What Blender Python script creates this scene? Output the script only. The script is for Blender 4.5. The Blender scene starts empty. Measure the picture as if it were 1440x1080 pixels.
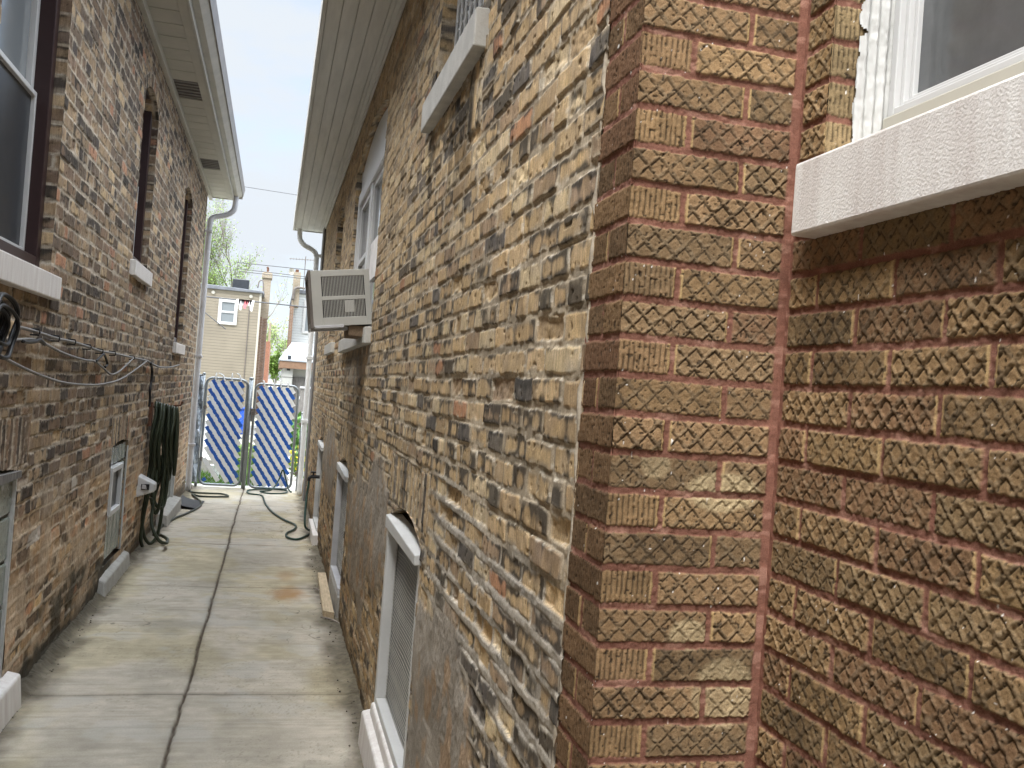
import bpy, bmesh, math, random
import numpy as np
from math import sin, cos, pi, atan, degrees, radians
random.seed(7)
R0 = np.random.default_rng(11)
C = bpy.context.scene.collection

# ------------------------------------------------------------------ camera model (metres, camera at the origin, ground about 1.68 below)
F = 1330.0
ROLL = math.radians(4.329); PSI = math.radians(14.1285); TH = math.radians(0.6598)
cf = np.array([sin(PSI)*cos(TH), cos(PSI)*cos(TH), sin(TH)])
cr = np.array([cos(PSI), -sin(PSI), 0.0]); cu = np.cross(cr, cf)
CR = cos(ROLL)*cr + sin(ROLL)*cu; CU = -sin(ROLL)*cr + cos(ROLL)*cu
def ray(x, y): return (x-720)*CR - (y-540)*CU + F*cf
def hX(x, y, X): d = ray(x, y); return d*(X/d[0])
def hY(x, y, Y): d = ray(x, y); return d*(Y/d[1])
def hZ(x, y, Z): d = ray(x, y); return d*(Z/d[2])
def gz(Y): return -1.68 - 0.01*(max(Y, 0)-5.0)          # the walk falls gently to the yard

XL, XR, XW, YQ, YC = -1.13, 0.575, 0.89, 1.545, 1.735   # wall planes: left house, right house, set-back window wall, pier face, start of common brick

# ------------------------------------------------------------------ noise
def hsh(i, j, s):
    n = (np.asarray(i).astype(np.int64)*374761393 + np.asarray(j).astype(np.int64)*668265263 + s*974634777) & 0xffffffff
    n = ((n ^ (n >> 13))*1274126177) & 0xffffffff
    n = ((n ^ (n >> 15))*2246822519 % (1 << 32)) & 0xffffffff
    return (n ^ (n >> 16))/4294967296.0
def vn(x, y, s):
    xi = np.floor(x); yi = np.floor(y); fx = x-xi; fy = y-yi
    fx = fx*fx*fx*(fx*(fx*6-15)+10); fy = fy*fy*fy*(fy*(fy*6-15)+10)
    a = hsh(xi, yi, s); b = hsh(xi+1, yi, s); c = hsh(xi, yi+1, s); d = hsh(xi+1, yi+1, s)
    return (a+(b-a)*fx)*(1-fy) + (c+(d-c)*fx)*fy
def fbm(x, y, s, o=3):
    t = 0; a = .5; n = 0
    for k in range(o):
        t = t + a*vn(x*(2.03**k)+k*17.3, y*(2.03**k)+k*9.1, s+k*31); n += a; a *= .5
    return t/n
def sm(a, b, x):
    t = np.clip((x-a)/(b-a), 0, 1); return t*t*(3-2*t)
def mix(a, b, t): return a + (b-a)*t
def mixc(a, b, t): return a + (np.asarray(b)-a)*t[..., None]
def pick(pal, r):
    w = np.cumsum([p[0] for p in pal]); w = w/w[-1]
    return np.array([p[1] for p in pal])[np.searchsorted(w, np.clip(r, 0, .99999))]

# ------------------------------------------------------------------ materials
def nt(name):
    m = bpy.data.materials.new(name); m.use_nodes = True
    n = m.node_tree.nodes; return m, n, m.node_tree.links, n['Principled BSDF']
def mat(name, col, rough=.6, metal=0, var=.15, scale=8., bump=0., bscale=60., biso=False, stretch=(1, 1, 1), spec=.35, col2=None):
    m, n, l, b = nt(name)
    b.inputs['Roughness'].default_value = rough; b.inputs['Metallic'].default_value = metal
    b.inputs['Specular IOR Level'].default_value = spec
    tc = n.new('ShaderNodeTexCoord'); mp = n.new('ShaderNodeMapping'); mp.inputs['Scale'].default_value = stretch
    l.new(tc.outputs['Object'], mp.inputs['Vector'])
    no = n.new('ShaderNodeTexNoise'); no.inputs['Scale'].default_value = scale; no.inputs['Detail'].default_value = 5; no.inputs['Roughness'].default_value = .65
    l.new(mp.outputs[0], no.inputs['Vector'])
    rp = n.new('ShaderNodeValToRGB'); e = rp.color_ramp.elements
    c2 = col2 if col2 else [c*(1-var) for c in col]; c1 = [min(1, c*(1+var*.6)) for c in col]
    e[0].position = .32; e[0].color = (*c2, 1); e[1].position = .68; e[1].color = (*c1, 1)
    l.new(no.outputs['Fac'], rp.inputs['Fac']); l.new(rp.outputs['Color'], b.inputs['Base Color'])
    if bump:
        n2 = n.new('ShaderNodeTexNoise'); n2.inputs['Scale'].default_value = bscale; n2.inputs['Detail'].default_value = 4
        l.new(tc.outputs['Object'] if biso else mp.outputs[0], n2.inputs['Vector'])
        bp = n.new('ShaderNodeBump'); bp.inputs['Strength'].default_value = 1; bp.inputs['Distance'].default_value = bump
        l.new(n2.outputs['Fac'], bp.inputs['Height']); l.new(bp.outputs[0], b.inputs['Normal'])
    return m
def vmat(name, rough=.9, fine=220., famt=.35, bump=.0008, bscale=350., streak=0.):
    """albedo from the mesh attribute 'Col', broken up by fine procedural grain"""
    m, n, l, b = nt(name); b.inputs['Roughness'].default_value = rough; b.inputs['Specular IOR Level'].default_value = .1
    at = n.new('ShaderNodeAttribute'); at.attribute_name = 'Col'
    tc = n.new('ShaderNodeTexCoord'); no = n.new('ShaderNodeTexNoise'); no.inputs['Scale'].default_value = fine
    no.inputs['Detail'].default_value = 4; no.inputs['Roughness'].default_value = .7
    l.new(tc.outputs['Object'], no.inputs['Vector'])
    mr = n.new('ShaderNodeMapRange'); mr.inputs[1].default_value = .3; mr.inputs[2].default_value = .7
    mr.inputs[3].default_value = 1-famt; mr.inputs[4].default_value = 1+famt*.7
    l.new(no.outputs['Fac'], mr.inputs[0])
    mx = n.new('ShaderNodeVectorMath'); mx.operation = 'SCALE'
    l.new(at.outputs['Color'], mx.inputs[0]); l.new(mr.outputs[0], mx.inputs['Scale']); last = mx
    if streak:
        mp = n.new('ShaderNodeMapping'); mp.inputs['Scale'].default_value = (1, 1, .07); l.new(tc.outputs['Object'], mp.inputs[0])
        n3 = n.new('ShaderNodeTexNoise'); n3.inputs['Scale'].default_value = 230; n3.inputs['Detail'].default_value = 3; l.new(mp.outputs[0], n3.inputs['Vector'])
        m3 = n.new('ShaderNodeMapRange'); m3.inputs[1].default_value = .35; m3.inputs[2].default_value = .65; m3.inputs[3].default_value = 1-streak; m3.inputs[4].default_value = 1+streak*.5; l.new(n3.outputs['Fac'], m3.inputs[0])
        last = n.new('ShaderNodeVectorMath'); last.operation = 'SCALE'; l.new(mx.outputs[0], last.inputs[0]); l.new(m3.outputs[0], last.inputs['Scale'])
    l.new(last.outputs[0], b.inputs['Base Color'])
    n2 = n.new('ShaderNodeTexNoise'); n2.inputs['Scale'].default_value = bscale; n2.inputs['Detail'].default_value = 3
    l.new(tc.outputs['Object'], n2.inputs['Vector'])
    bp = n.new('ShaderNodeBump'); bp.inputs['Strength'].default_value = 1; bp.inputs['Distance'].default_value = bump
    l.new(n2.outputs['Fac'], bp.inputs['Height']); l.new(bp.outputs[0], b.inputs['Normal'])
    return m
def glass(name, col=(.03, .035, .04), rough=.06):
    m, n, l, b = nt(name); b.inputs['Base Color'].default_value = (*col, 1); b.inputs['Roughness'].default_value = rough
    b.inputs['Specular IOR Level'].default_value = .8
    tc = n.new('ShaderNodeTexCoord'); no = n.new('ShaderNodeTexNoise'); no.inputs['Scale'].default_value = 2.5
    l.new(tc.outputs['Object'], no.inputs['Vector']); bp = n.new('ShaderNodeBump'); bp.inputs['Distance'].default_value = .004
    l.new(no.outputs['Fac'], bp.inputs['Height']); l.new(bp.outputs[0], b.inputs['Normal'])
    return m
def banded(name, col, period, axis='Z', dark=.55, rough=.6, duty=.12):
    """lap siding: a darker seam every period"""
    m, n, l, b = nt(name); b.inputs['Roughness'].default_value = rough
    tc = n.new('ShaderNodeTexCoord'); sx = n.new('ShaderNodeSeparateXYZ'); l.new(tc.outputs['Object'], sx.inputs[0])
    d = n.new('ShaderNodeMath'); d.operation = 'DIVIDE'; d.inputs[1].default_value = period; l.new(sx.outputs[axis], d.inputs[0])
    f = n.new('ShaderNodeMath'); f.operation = 'FRACT'; l.new(d.outputs[0], f.inputs[0])
    rp = n.new('ShaderNodeValToRGB'); e = rp.color_ramp.elements
    e[0].position = duty*.5; e[0].color = (*[c*dark for c in col], 1); e[1].position = duty*1.5; e[1].color = (*col, 1)
    l.new(f.outputs[0], rp.inputs['Fac']); 
    no = n.new('ShaderNodeTexNoise'); no.inputs['Scale'].default_value = .8; no.inputs['Detail'].default_value = 5; l.new(tc.outputs['Object'], no.inputs['Vector'])
    mr = n.new('ShaderNodeMapRange'); mr.inputs[1].default_value = .3; mr.inputs[2].default_value = .7; mr.inputs[3].default_value = .85; mr.inputs[4].default_value = 1.08
    l.new(no.outputs['Fac'], mr.inputs[0])
    mx = n.new('ShaderNodeVectorMath'); mx.operation = 'SCALE'; l.new(rp.outputs['Color'], mx.inputs[0]); l.new(mr.outputs[0], mx.inputs['Scale'])
    l.new(mx.outputs[0], b.inputs['Base Color'])
    bp = n.new('ShaderNodeBump'); bp.inputs['Distance'].default_value = .02; l.new(f.outputs[0], bp.inputs['Height']); l.new(bp.outputs[0], b.inputs['Normal'])
    return m
def brickmat(name, c1, c2, mo, bw=.21, bh=.07):
    m, n, l, b = nt(name); b.inputs['Roughness'].default_value = .9
    tc = n.new('ShaderNodeTexCoord'); sx = n.new('ShaderNodeSeparateXYZ'); l.new(tc.outputs['Object'], sx.inputs[0])
    ad = n.new('ShaderNodeMath'); ad.operation = 'ADD'; l.new(sx.outputs['X'], ad.inputs[0]); l.new(sx.outputs['Y'], ad.inputs[1])
    cb = n.new('ShaderNodeCombineXYZ'); l.new(ad.outputs[0], cb.inputs[0]); l.new(sx.outputs['Z'], cb.inputs[1])
    t = n.new('ShaderNodeTexBrick'); l.new(cb.outputs[0], t.inputs['Vector'])
    t.inputs['Color1'].default_value = (*c1, 1); t.inputs['Color2'].default_value = (*c2, 1); t.inputs['Mortar'].default_value = (*mo, 1)
    t.inputs['Scale'].default_value = 1; t.inputs['Brick Width'].default_value = bw; t.inputs['Row Height'].default_value = bh; t.inputs['Mortar Size'].default_value = .008
    l.new(t.outputs['Color'], b.inputs['Base Color'])
    return m

M = dict(
 common=vmat('common_brick', bump=.0009, streak=.2, famt=.26), face=vmat('tapestry_brick', fine=420, famt=.3, bump=.0006, bscale=600), conc=vmat('concrete', rough=.85, fine=160, famt=.14, bump=.0005, bscale=260),
 dark=mat('dark_interior', (.02, .02, .022), .8),
 white=mat('white_paint', (.56, .56, .55), .45, var=.1, scale=5, bump=.0004, bscale=90),
 vinyl=mat('white_vinyl', (.56, .56, .555), .35, var=.05, scale=6),
 sillw=mat('painted_stone', (.72, .7, .67), .6, var=.1, scale=22, bump=.0011, bscale=240, biso=True, stretch=(1, 1, .12), col2=(.6, .55, .52)),
 sillg=mat('grey_stone_sill', (.5, .49, .46), .75, var=.18, scale=9, bump=.0015, bscale=120),
 caulk=mat('old_white_caulk', (.52, .52, .505), .6, var=.12, scale=25, bump=.003, bscale=45, stretch=(1, 1, .35)),
 brown=mat('dark_brown_aluminium', (.035, .018, .018), .4, var=.2, scale=4),
 beige=mat('beige_soffit', (.44, .42, .36), .5, var=.1, scale=4),
 beige_d=mat('soffit_groove', (.13, .12, .1), .7),
 grey_t=mat('painted_wood_soffit', (.54, .53, .49), .55, var=.14, scale=3, bump=.0008, bscale=40, stretch=(6, .6, 6)),
 gutter=mat('weathered_gutter', (.16, .14, .125), .45, var=.25, scale=5),
 gutter_l=mat('beige_gutter', (.38, .36, .31), .45, var=.15, scale=5),
 galv=mat('pale_downspout', (.5, .5, .52), .45, .1, var=.15, scale=6),
 dsw=mat('white_downspout', (.8, .81, .81), .4, var=.15, scale=6),
 glass=glass('window_glass'), glass_l=glass('pale_window_glass', (.2, .22, .23), .12),
 screen=mat('insect_screen', (.028, .032, .038), .35, var=.2, scale=12, spec=.5),
 gblock=mat('glass_block', (.2, .23, .2), .2, var=.3, scale=14, bump=.004, bscale=25, spec=.7),
 gjoint=mat('glass_block_joint', (.12, .125, .11), .8),
 vent=mat('ribbed_vent', (.03, .031, .033), .35, var=.2, scale=10, spec=.6),
 ac=mat('ac_beige', (.42, .415, .385), .45, var=.08, scale=5),
 acd=mat('ac_coil', (.03, .03, .03), .6), wood=mat('weathered_wood', (.2, .14, .09), .8, var=.35, scale=10, bump=.001, bscale=60, stretch=(8, 1, 8)),
 plank=mat('pale_plank', (.5, .4, .27), .8, var=.25, scale=8, stretch=(8, 1, 8)),
 gwood=mat('grey_wood', (.17, .16, .15), .8, var=.4, scale=8, stretch=(6, 6, 1)),
 hose=mat('dark_green_hose', (.028, .036, .02), .4, var=.25, scale=20), hoseg=mat('green_hose', (.009, .038, .027), .4, var=.25, scale=20),
 wire=mat('dark_wire', (.07, .07, .075), .6), cable=mat('grey_cable', (.2, .19, .18), .5, var=.2), black=mat('black_cable', (.012, .012, .013), .45, var=.2),
 steel=mat('galvanised_tube', (.26, .28, .29), .4, .6, var=.2, scale=12), blue=mat('blue_slat', (.024, .115, .48), .35, var=.2, scale=6),
 slatw=mat('white_slat', (.8, .82, .83), .4, var=.06, scale=6), bluebin=mat('blue_plastic', (.02, .09, .5), .4, var=.1),
 rust=mat('rusty_iron', (.13, .06, .035), .85, var=.4, scale=30), rubber=mat('black_rubber', (.02, .02, .02), .6, var=.3),
 tarp=mat('clear_plastic_sheet', (.4, .46, .53), .25, var=.5, scale=9, bump=.02, bscale=12, spec=.8),
 tan=banded('tan_siding', (.3, .26, .2), .125), whites=banded('white_siding', (.68, .71, .73), .125), doorw=banded('garage_panel', (.42, .42, .39), .45, duty=.08, dark=.45),
 bg_brick=brickmat('brown_brick', (.22, .13, .085), (.15, .09, .06), (.27, .22, .18)), bg_red=brickmat('red_brick', (.36, .14, .08), (.28, .11, .065), (.3, .2, .15)),
 bg_buff=brickmat('buff_brick', (.31, .26, .19), (.26, .21, .145), (.33, .29, .24)), bg_roof=mat('grey_membrane', (.17, .18, .2), .7, var=.3, scale=1.5),
 fascia=mat('brown_fascia', (.2, .12, .075), .7), pale=mat('pale_membrane_roof', (.28, .3, .32), .5, var=.2, scale=1.2),
 bark=mat('bark', (.24, .21, .18), .9, var=.3, scale=6), leaf=mat('spring_leaf', (.14, .23, .04), .6, var=.4, scale=1.5), leafs=mat('young_leaf', (.24, .35, .09), .6, var=.35, scale=1.5), leafd=mat('green_leaf', (.09, .22, .035), .6, var=.4, scale=2),
 leafp=mat('pale_bud_leaf', (.3, .4, .12), .6, var=.3, scale=1.5),
 grass=mat('grass_blade', (.1, .2, .03), .7, var=.35, scale=4), yard=mat('yard_ground', (.26, .25, .2), .9, var=.35, scale=2.5, bump=.01, bscale=9), 
 path=mat('pale_path', (.4, .38, .34), .9, var=.15, scale=4), yellow=mat('yellow_flower', (.75, .6, .02), .6), pinkc=mat('pink_cloth', (.75, .2, .22), .8), whitec=mat('white_cloth', (.75, .73, .72), .8),
 dirt=mat('loose_dirt', (.13, .11, .085), .95, var=.5, scale=30, bump=.01, bscale=50), seam=mat('sandy_mortar', (.42, .36, .28), .9, var=.3, scale=30, bump=.002, bscale=90), curb=mat('pale_kerb', (.36, .35, .32), .85, var=.2, scale=10, bump=.002, bscale=60),
 asphalt=mat('alley_asphalt', (.14, .14, .14), .95, var=.25, scale=2))

# ------------------------------------------------------------------ mesh accumulator
def cat_rom(pts, n=8, closed=False):
    p = [np.array(q, float) for q in pts]; out = []
    N = len(p)
    for i in range(N if closed else N-1):
        a, b, c, d = (p[(i-1) % N] if closed or i > 0 else p[0]), p[i % N], p[(i+1) % N], (p[(i+2) % N] if closed or i+2 < N else p[-1])
        for k in range(n):
            t = k/n
            out.append(.5*((2*b)+(-a+c)*t+(2*a-5*b+4*c-d)*t*t+(-a+3*b-3*c+d)*t**3))
    if not closed: out.append(p[-1])
    return out
class MB:
    def __init__(s): s.v = []; s.f = []; s.c = []; s.n = 0; s.mi = []; s.cm = 0
    def add(s, v, f, c=None):
        v = np.asarray(v, float).reshape(-1, 3)
        s.v.append(v); s.f += [tuple(int(i)+s.n for i in q) for q in f]; s.mi += [s.cm]*len(f); s.n += len(v)
        return s
    def box(s, a, b, M3=None, o=(0, 0, 0)):
        x0, y0, z0 = [min(p, q) for p, q in zip(a, b)]; x1, y1, z1 = [max(p, q) for p, q in zip(a, b)]
        v = np.array([(x0, y0, z0), (x1, y0, z0), (x1, y1, z0), (x0, y1, z0), (x0, y0, z1), (x1, y0, z1), (x1, y1, z1), (x0, y1, z1)])
        if M3 is not None: v = v@np.asarray(M3).T
        return s.add(v+np.asarray(o), [(0, 3, 2, 1), (4, 5, 6, 7), (0, 1, 5, 4), (1, 2, 6, 5), (2, 3, 7, 6), (3, 0, 4, 7)])
    def hexa(s, v): return s.add(v, [(0, 3, 2, 1), (4, 5, 6, 7), (0, 1, 5, 4), (1, 2, 6, 5), (2, 3, 7, 6), (3, 0, 4, 7)])
    def prism(s, poly, axis, a, b):
        """poly: 2-D outline, extruded from a to b along the axis"""
        def P(q, t): return (t, q[0], q[1]) if axis == 0 else (q[0], t, q[1]) if axis == 1 else (q[0], q[1], t)
        n = len(poly); v = [P(q, a) for q in poly]+[P(q, b) for q in poly]
        f = [tuple(range(n))[::-1], tuple(range(n, 2*n))]+[(i, (i+1) % n, n+(i+1) % n, n+i) for i in range(n)]
        return s.add(v, f)
    def tube(s, pts, r, sides=8, closed=False, smooth=0, cap=True):
        if smooth: pts = cat_rom(pts, smooth, closed)
        p = [np.array(q, float) for q in pts]; N = len(p); rs = r if hasattr(r, '__len__') else [r]*N
        if len(rs) != N: rs = np.interp(np.linspace(0, 1, N), np.linspace(0, 1, len(rs)), rs)
        v = []; up = None
        for i in range(N):
            t = (p[(i+1) % N]-p[i-1]) if closed else (p[min(i+1, N-1)]-p[max(i-1, 0)])
            t = t/(np.linalg.norm(t)+1e-9)
            if up is None: up = np.cross(t, (0, 0, 1.) if abs(t[2]) < .9 else (1., 0, 0))
            up = up-t*np.dot(up, t); up /= np.linalg.norm(up)+1e-9; w = np.cross(t, up)
            for k in range(sides):
                a = 2*pi*k/sides; v.append(p[i]+rs[i]*(cos(a)*up+sin(a)*w))
        f = []
        for i in range(N if closed else N-1):
            j = (i+1) % N
            for k in range(sides): f.append((i*sides+k, i*sides+(k+1) % sides, j*sides+(k+1) % sides, j*sides+k))
        if not closed and cap: f += [tuple(range(sides))[::-1], tuple(range((N-1)*sides, N*sides))]
        return s.add(v, f)
    def build(s, name, m, parent=None, smooth=False, bevel=0, seg=2):
        me = bpy.data.meshes.new(name); me.from_pydata(np.concatenate(s.v).tolist(), [], s.f); me.update()
        ms = m if isinstance(m, (list, tuple)) else [m]
        for q in ms: me.materials.append(q)
        if len(ms) > 1: me.polygons.foreach_set('material_index', s.mi)
        bm = bmesh.new(); bm.from_mesh(me); bmesh.ops.recalc_face_normals(bm, faces=bm.faces); bm.to_mesh(me); bm.free()
        if smooth: me.polygons.foreach_set('use_smooth', [True]*len(me.polygons))
        o = bpy.data.objects.new(name, me); C.objects.link(o)
        if bevel:
            b = o.modifiers.new('bevel', 'BEVEL'); b.width = bevel; b.segments = seg; b.limit_method = 'ANGLE'; b.harden_normals = False
        if parent: put(o, parent)
        return o
def put(o, parent):
    o.parent = parent
    inv = np.array([0., 0, 0]); q = parent
    off = [0., 0, 0]
    while q: off = [a+b for a, b in zip(off, q.location)]; q = q.parent
    o.location = [a-b for a, b in zip(o.location, off)]
def tag(o, label=None, cat=None, group=None, kind=None):
    if label: o['label'] = label
    if cat: o['category'] = cat
    if group: o['group'] = group
    if kind: o['kind'] = kind
    return o
def thing(name, label, cat, loc=(0, 0, 0), group=None):
    o = bpy.data.objects.new(name, None); C.objects.link(o); o.location = loc; o.empty_display_size = .2
    return tag(o, label, cat, group)
class Grid:
    """dense height-field surface: real relief plus an albedo attribute"""
    def __init__(s): s.v = []; s.q = []; s.c = []; s.n = 0
    def patch(s, us, vs, func, place, hole=None, flip=False):
        uu, vv = np.meshgrid(us, vs, indexing='ij'); h, col = func(uu, vv)
        co = place(uu, vv, h); a, b = uu.shape
        idx = np.arange(a*b).reshape(a, b)
        q = np.stack([idx[:-1, :-1], idx[1:, :-1], idx[1:, 1:], idx[:-1, 1:]], -1).reshape(-1, 4)
        if flip: q = q[:, ::-1]
        if hole is not None:
            uc = ((uu[:-1, :-1]+uu[1:, 1:])*.5).ravel(); vc = ((vv[:-1, :-1]+vv[1:, 1:])*.5).ravel()
            q = q[~hole(uc, vc)]
        s.v.append(co.reshape(-1, 3)); s.c.append(col.reshape(-1, 3)); s.q.append(q+s.n); s.n += a*b
    def box(s, a, b, col=(.1, .08, .06)):
        x0, y0, z0 = a; x1, y1, z1 = b
        v = np.array([(x0, y0, z0), (x1, y0, z0), (x1, y1, z0), (x0, y1, z0), (x0, y0, z1), (x1, y0, z1), (x1, y1, z1), (x0, y1, z1)])
        q = np.array([(0, 3, 2, 1), (4, 5, 6, 7), (0, 1, 5, 4), (1, 2, 6, 5), (2, 3, 7, 6), (3, 0, 4, 7)])
        s.v.append(v); s.c.append(np.tile(col, (8, 1))); s.q.append(q+s.n); s.n += 8
    def build(s, name, m, parent=None):
        v = np.concatenate(s.v).astype(np.float32); q = np.concatenate(s.q).astype(np.int32); c = np.concatenate(s.c).astype(np.float32)
        used = np.zeros(len(v), bool); used[q.ravel()] = True
        remap = np.cumsum(used)-1; v = v[used]; c = c[used]; q = remap[q].astype(np.int32)
        me = bpy.data.meshes.new(name); me.vertices.add(len(v)); me.vertices.foreach_set('co', v.ravel())
        me.loops.add(q.size); me.loops.foreach_set('vertex_index', q.ravel())
        me.polygons.add(len(q)); me.polygons.foreach_set('loop_start', np.arange(0, q.size, 4, dtype=np.int32))
        me.update(calc_edges=True)
        me.polygons.foreach_set('use_smooth', np.ones(len(q), bool))
        at = me.attributes.new('Col', 'FLOAT_COLOR', 'POINT')
        at.data.foreach_set('color', np.concatenate([np.clip(c, .004, .95), np.ones((len(c), 1), np.float32)], 1).astype(np.float32).ravel())
        me.materials.append(m); me.validate()
        o = bpy.data.objects.new(name, me); C.objects.link(o)
        if parent: put(o, parent)
        return o
def lin(a, b, step, snaps=()):
    pts = sorted({a, b, *[t for t in snaps if a < t < b]}); out = []
    for p, q in zip(pts[:-1], pts[1:]):
        n = max(1, int(math.ceil((q-p)/step))); out += list(np.linspace(p, q, n+1)[:-1])
    return np.array(out+[b])

# ------------------------------------------------------------------ brick height fields
def common(cfg):
    Cc, z0, hc, sd, pal = cfg['C'], cfg['z0'], cfg['hc'], cfg['seed'], cfg['pal']; L = cfg.get('L', .212)
    def f(u, v):
        wob = .007*(fbm(u*.9, v*.9, sd+1, 2)-.5)+.005*(vn(u*6, v*6, sd+2)-.5)
        s = (v-z0+wob)/Cc; k = np.floor(s); fv = s-k
        head = (np.mod(k-hc, 6) == 0)
        Lb = np.where(head, L*.5, L)
        off = hsh(k, 0, sd+3)*.05+np.mod(k, 2)*.106
        wu = .006*(vn(u*7, v*14, sd+4)-.5)
        t = (u+off+wu)/Lb; r = np.round(t); e = (hsh(r, k, sd+5)-.5)*.3
        jl = np.where(t < r+e, r-1, r); left = jl+(hsh(jl, k, sd+5)-.5)*.3; right = jl+1+(hsh(jl+1, k, sd+5)-.5)*.3
        du = np.minimum(t-left, right-t)*Lb; dv = np.minimum(fv, 1-fv)*Cc
        # uneven coursing: each brick sits a little high or low
        up = (hsh(jl, k, sd+6)-.5)*.006; dvv = np.minimum(fv*Cc-up, (1-fv)*Cc+up); dv = np.minimum(dv+.003, dvv)
        ju, jv = np.full_like(u, .004), np.full_like(u, .005)
        i1, i2, vert = jl, k, np.zeros(u.shape, bool)
        for (a, b, c, d) in cfg.get('soldier', ()):
            m = (u > a) & (u < b) & (v > c) & (v < d)
            ts = (u-a+wob)/.066; js = np.floor(ts); fs = ts-js
            du = np.where(m, np.minimum(fs, 1-fs)*.066, du); dv = np.where(m, np.minimum(v-c, d-v), dv)
            i1 = np.where(m, js, i1); i2 = np.where(m, 9000+a*10, i2); vert |= m; jv = np.where(m, .004, jv)
        for (uc, vc, R, ha) in cfg.get('arch', ()):
            rr = np.hypot(u-uc, v-vc); th = np.arctan2(u-uc, v-vc)
            m = (rr > R-.01) & (rr < R+.115) & (np.abs(th) < ha)
            ts = th*R/.067+50; js = np.floor(ts); fs = ts-js
            du = np.where(m, np.minimum(fs, 1-fs)*.067, du); dv = np.where(m, np.minimum(rr-R+.02, R+.115-rr), dv)
            i1 = np.where(m, js, i1); i2 = np.where(m, 8000+uc*10, i2); vert |= m; jv = np.where(m, .004, jv)
        tuck = cfg['tuck'](u, v) if 'tuck' in cfg else np.zeros_like(u)
        jv = jv+tuck*.0055*sm(.25, .6, hsh(np.round(s), 1, sd+33))
        h1 = hsh(i1, i2, sd+7); h2 = hsh(i1, i2, sd+8); h3 = hsh(i1, i2, sd+9); h4 = hsh(i1, i2, sd+10)
        a = du-ju-.003*h1; b = dv-jv-.0025*h2
        rad = .008; d = np.where((a < rad) & (b < rad), rad-np.hypot(rad-np.minimum(a, rad), rad-np.minimum(b, rad)), np.minimum(a, b))
        d = d+(fbm(u*48, v*60, sd+11, 2)-.5)*.0024+(vn(u*20, v*26, sd+12)-.5)*.005
        m = sm(-.0005, .0035, d); rough = cfg.get('rough', 1.)
        drag = vn(u*55, v*14, sd+13)
        hb = (h1-.5)*.006+(h2-.5)*(fv-.5)*.006+(h3-.5)*.05*np.clip(a, 0, .1)+rough*((fbm(u*24, v*13, sd+14)-.5)*.0045+(drag-.5)*.0009)
        ero = (h4 < .1)*(.004+.008*fbm(u*40, v*40, sd+15)); hb = hb-ero
        pit = sm(.85, .92, vn(u*75, v*55, sd+16)); hb = hb-pit*.003
        hm = -.0042+(fbm(u*45, v*45, sd+17)-.5)*.0045+tuck*(.006+.012*(fbm(u*8, v*14, sd+18)-.5)+.004*(fbm(u*30, v*30, sd+34)-.5))*sm(.34, .08, np.minimum(fv, 1-fv))
        sme = sm(.6, .68, fbm(u*11, v*17, sd+19))*sm(.022, .004, d)*cfg.get('smear', .8)      # mortar dragged over arrises
        h = mix(hm, hb, m); h = np.where(sme > 0, mix(h, np.maximum(h, -.0025), sme), h)
        # albedo
        col = pick(pal, h3)*(0.8+.4*h2)[..., None]
        st = fbm(u*28, v*20, sd+21)
        col = col*(.72+.56*st)[..., None]
        warm = fbm(u*16, v*16, sd+28); col = col*np.stack([.93+.14*warm, .96+.08*warm, 1.08-.16*warm], -1)
        ed = sm(.022, .002, d); sc = fbm(u*20, v*9, sd+22, 5)*.6+.24*ed*vn(u*10, v*10, sd+23)+.2*sm(.3, 1., fv)*vn(u*14, v*5, sd+35)+.1+(h4-.5)*cfg.get('scorch', .5)+cfg.get('sbias', 0.)
        sc = sc+.25*(h1 > .9)
        k_ = sm(.52, .69, sc)*.88
        col = mixc(col, np.array(cfg.get('soot', (.055, .051, .046)))*np.ones_like(col)*(.7+.9*st)[..., None], k_)
        col = col*(1-.45*pit)[..., None]
        mo = np.array(cfg['mortar'])*(.72+.56*fbm(u*30, v*30, sd+24))[..., None]*np.ones_like(col)
        dm = sm(.5, .7, fbm(u*4, v*5, sd+25)); mo = mo*(1-.35*dm)[..., None]
        mo = mixc(mo, np.array((.36, .34, .31))*np.ones_like(mo), tuck*.6)
        col = mixc(mo, col, m); col = mixc(col, mo*1.05, sme*.85)
        lime = sm(.72, .8, vn(u*55, v*70, sd+26))*sm(.01, 0, np.abs(d-.001))*cfg.get('lime', .55)
        col = mixc(col, np.array((.66, .6, .5))*np.ones_like(col), lime)
        if 'parge' in cfg:
            pm, = (cfg['parge'](u, v),)
            hp = .004+.018*(fbm(u*3.2, v*4.2, sd+27, 3)-.5)+.012*(fbm(u*13, v*8, sd+29, 4)-.5)+.004*(fbm(u*60, v*60, sd+32)-.5)
            h = mix(h, np.maximum(hp, h*.4), pm)
            pc = np.array(cfg.get('pcol', (.34, .3, .25)))*np.ones_like(col)*(.7+.6*fbm(u*6, v*6, sd+30, 4))[..., None]
            pc = mixc(pc, np.array((.42, .27, .15))*np.ones_like(pc), sm(.58, .7, fbm(u*10, v*7, sd+31))*.6)
            col = mixc(col, pc, pm)
        if 'stain_shade' in cfg: col = cfg['stain_shade'](u, v, col)
        return h, col
    return f

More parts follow.
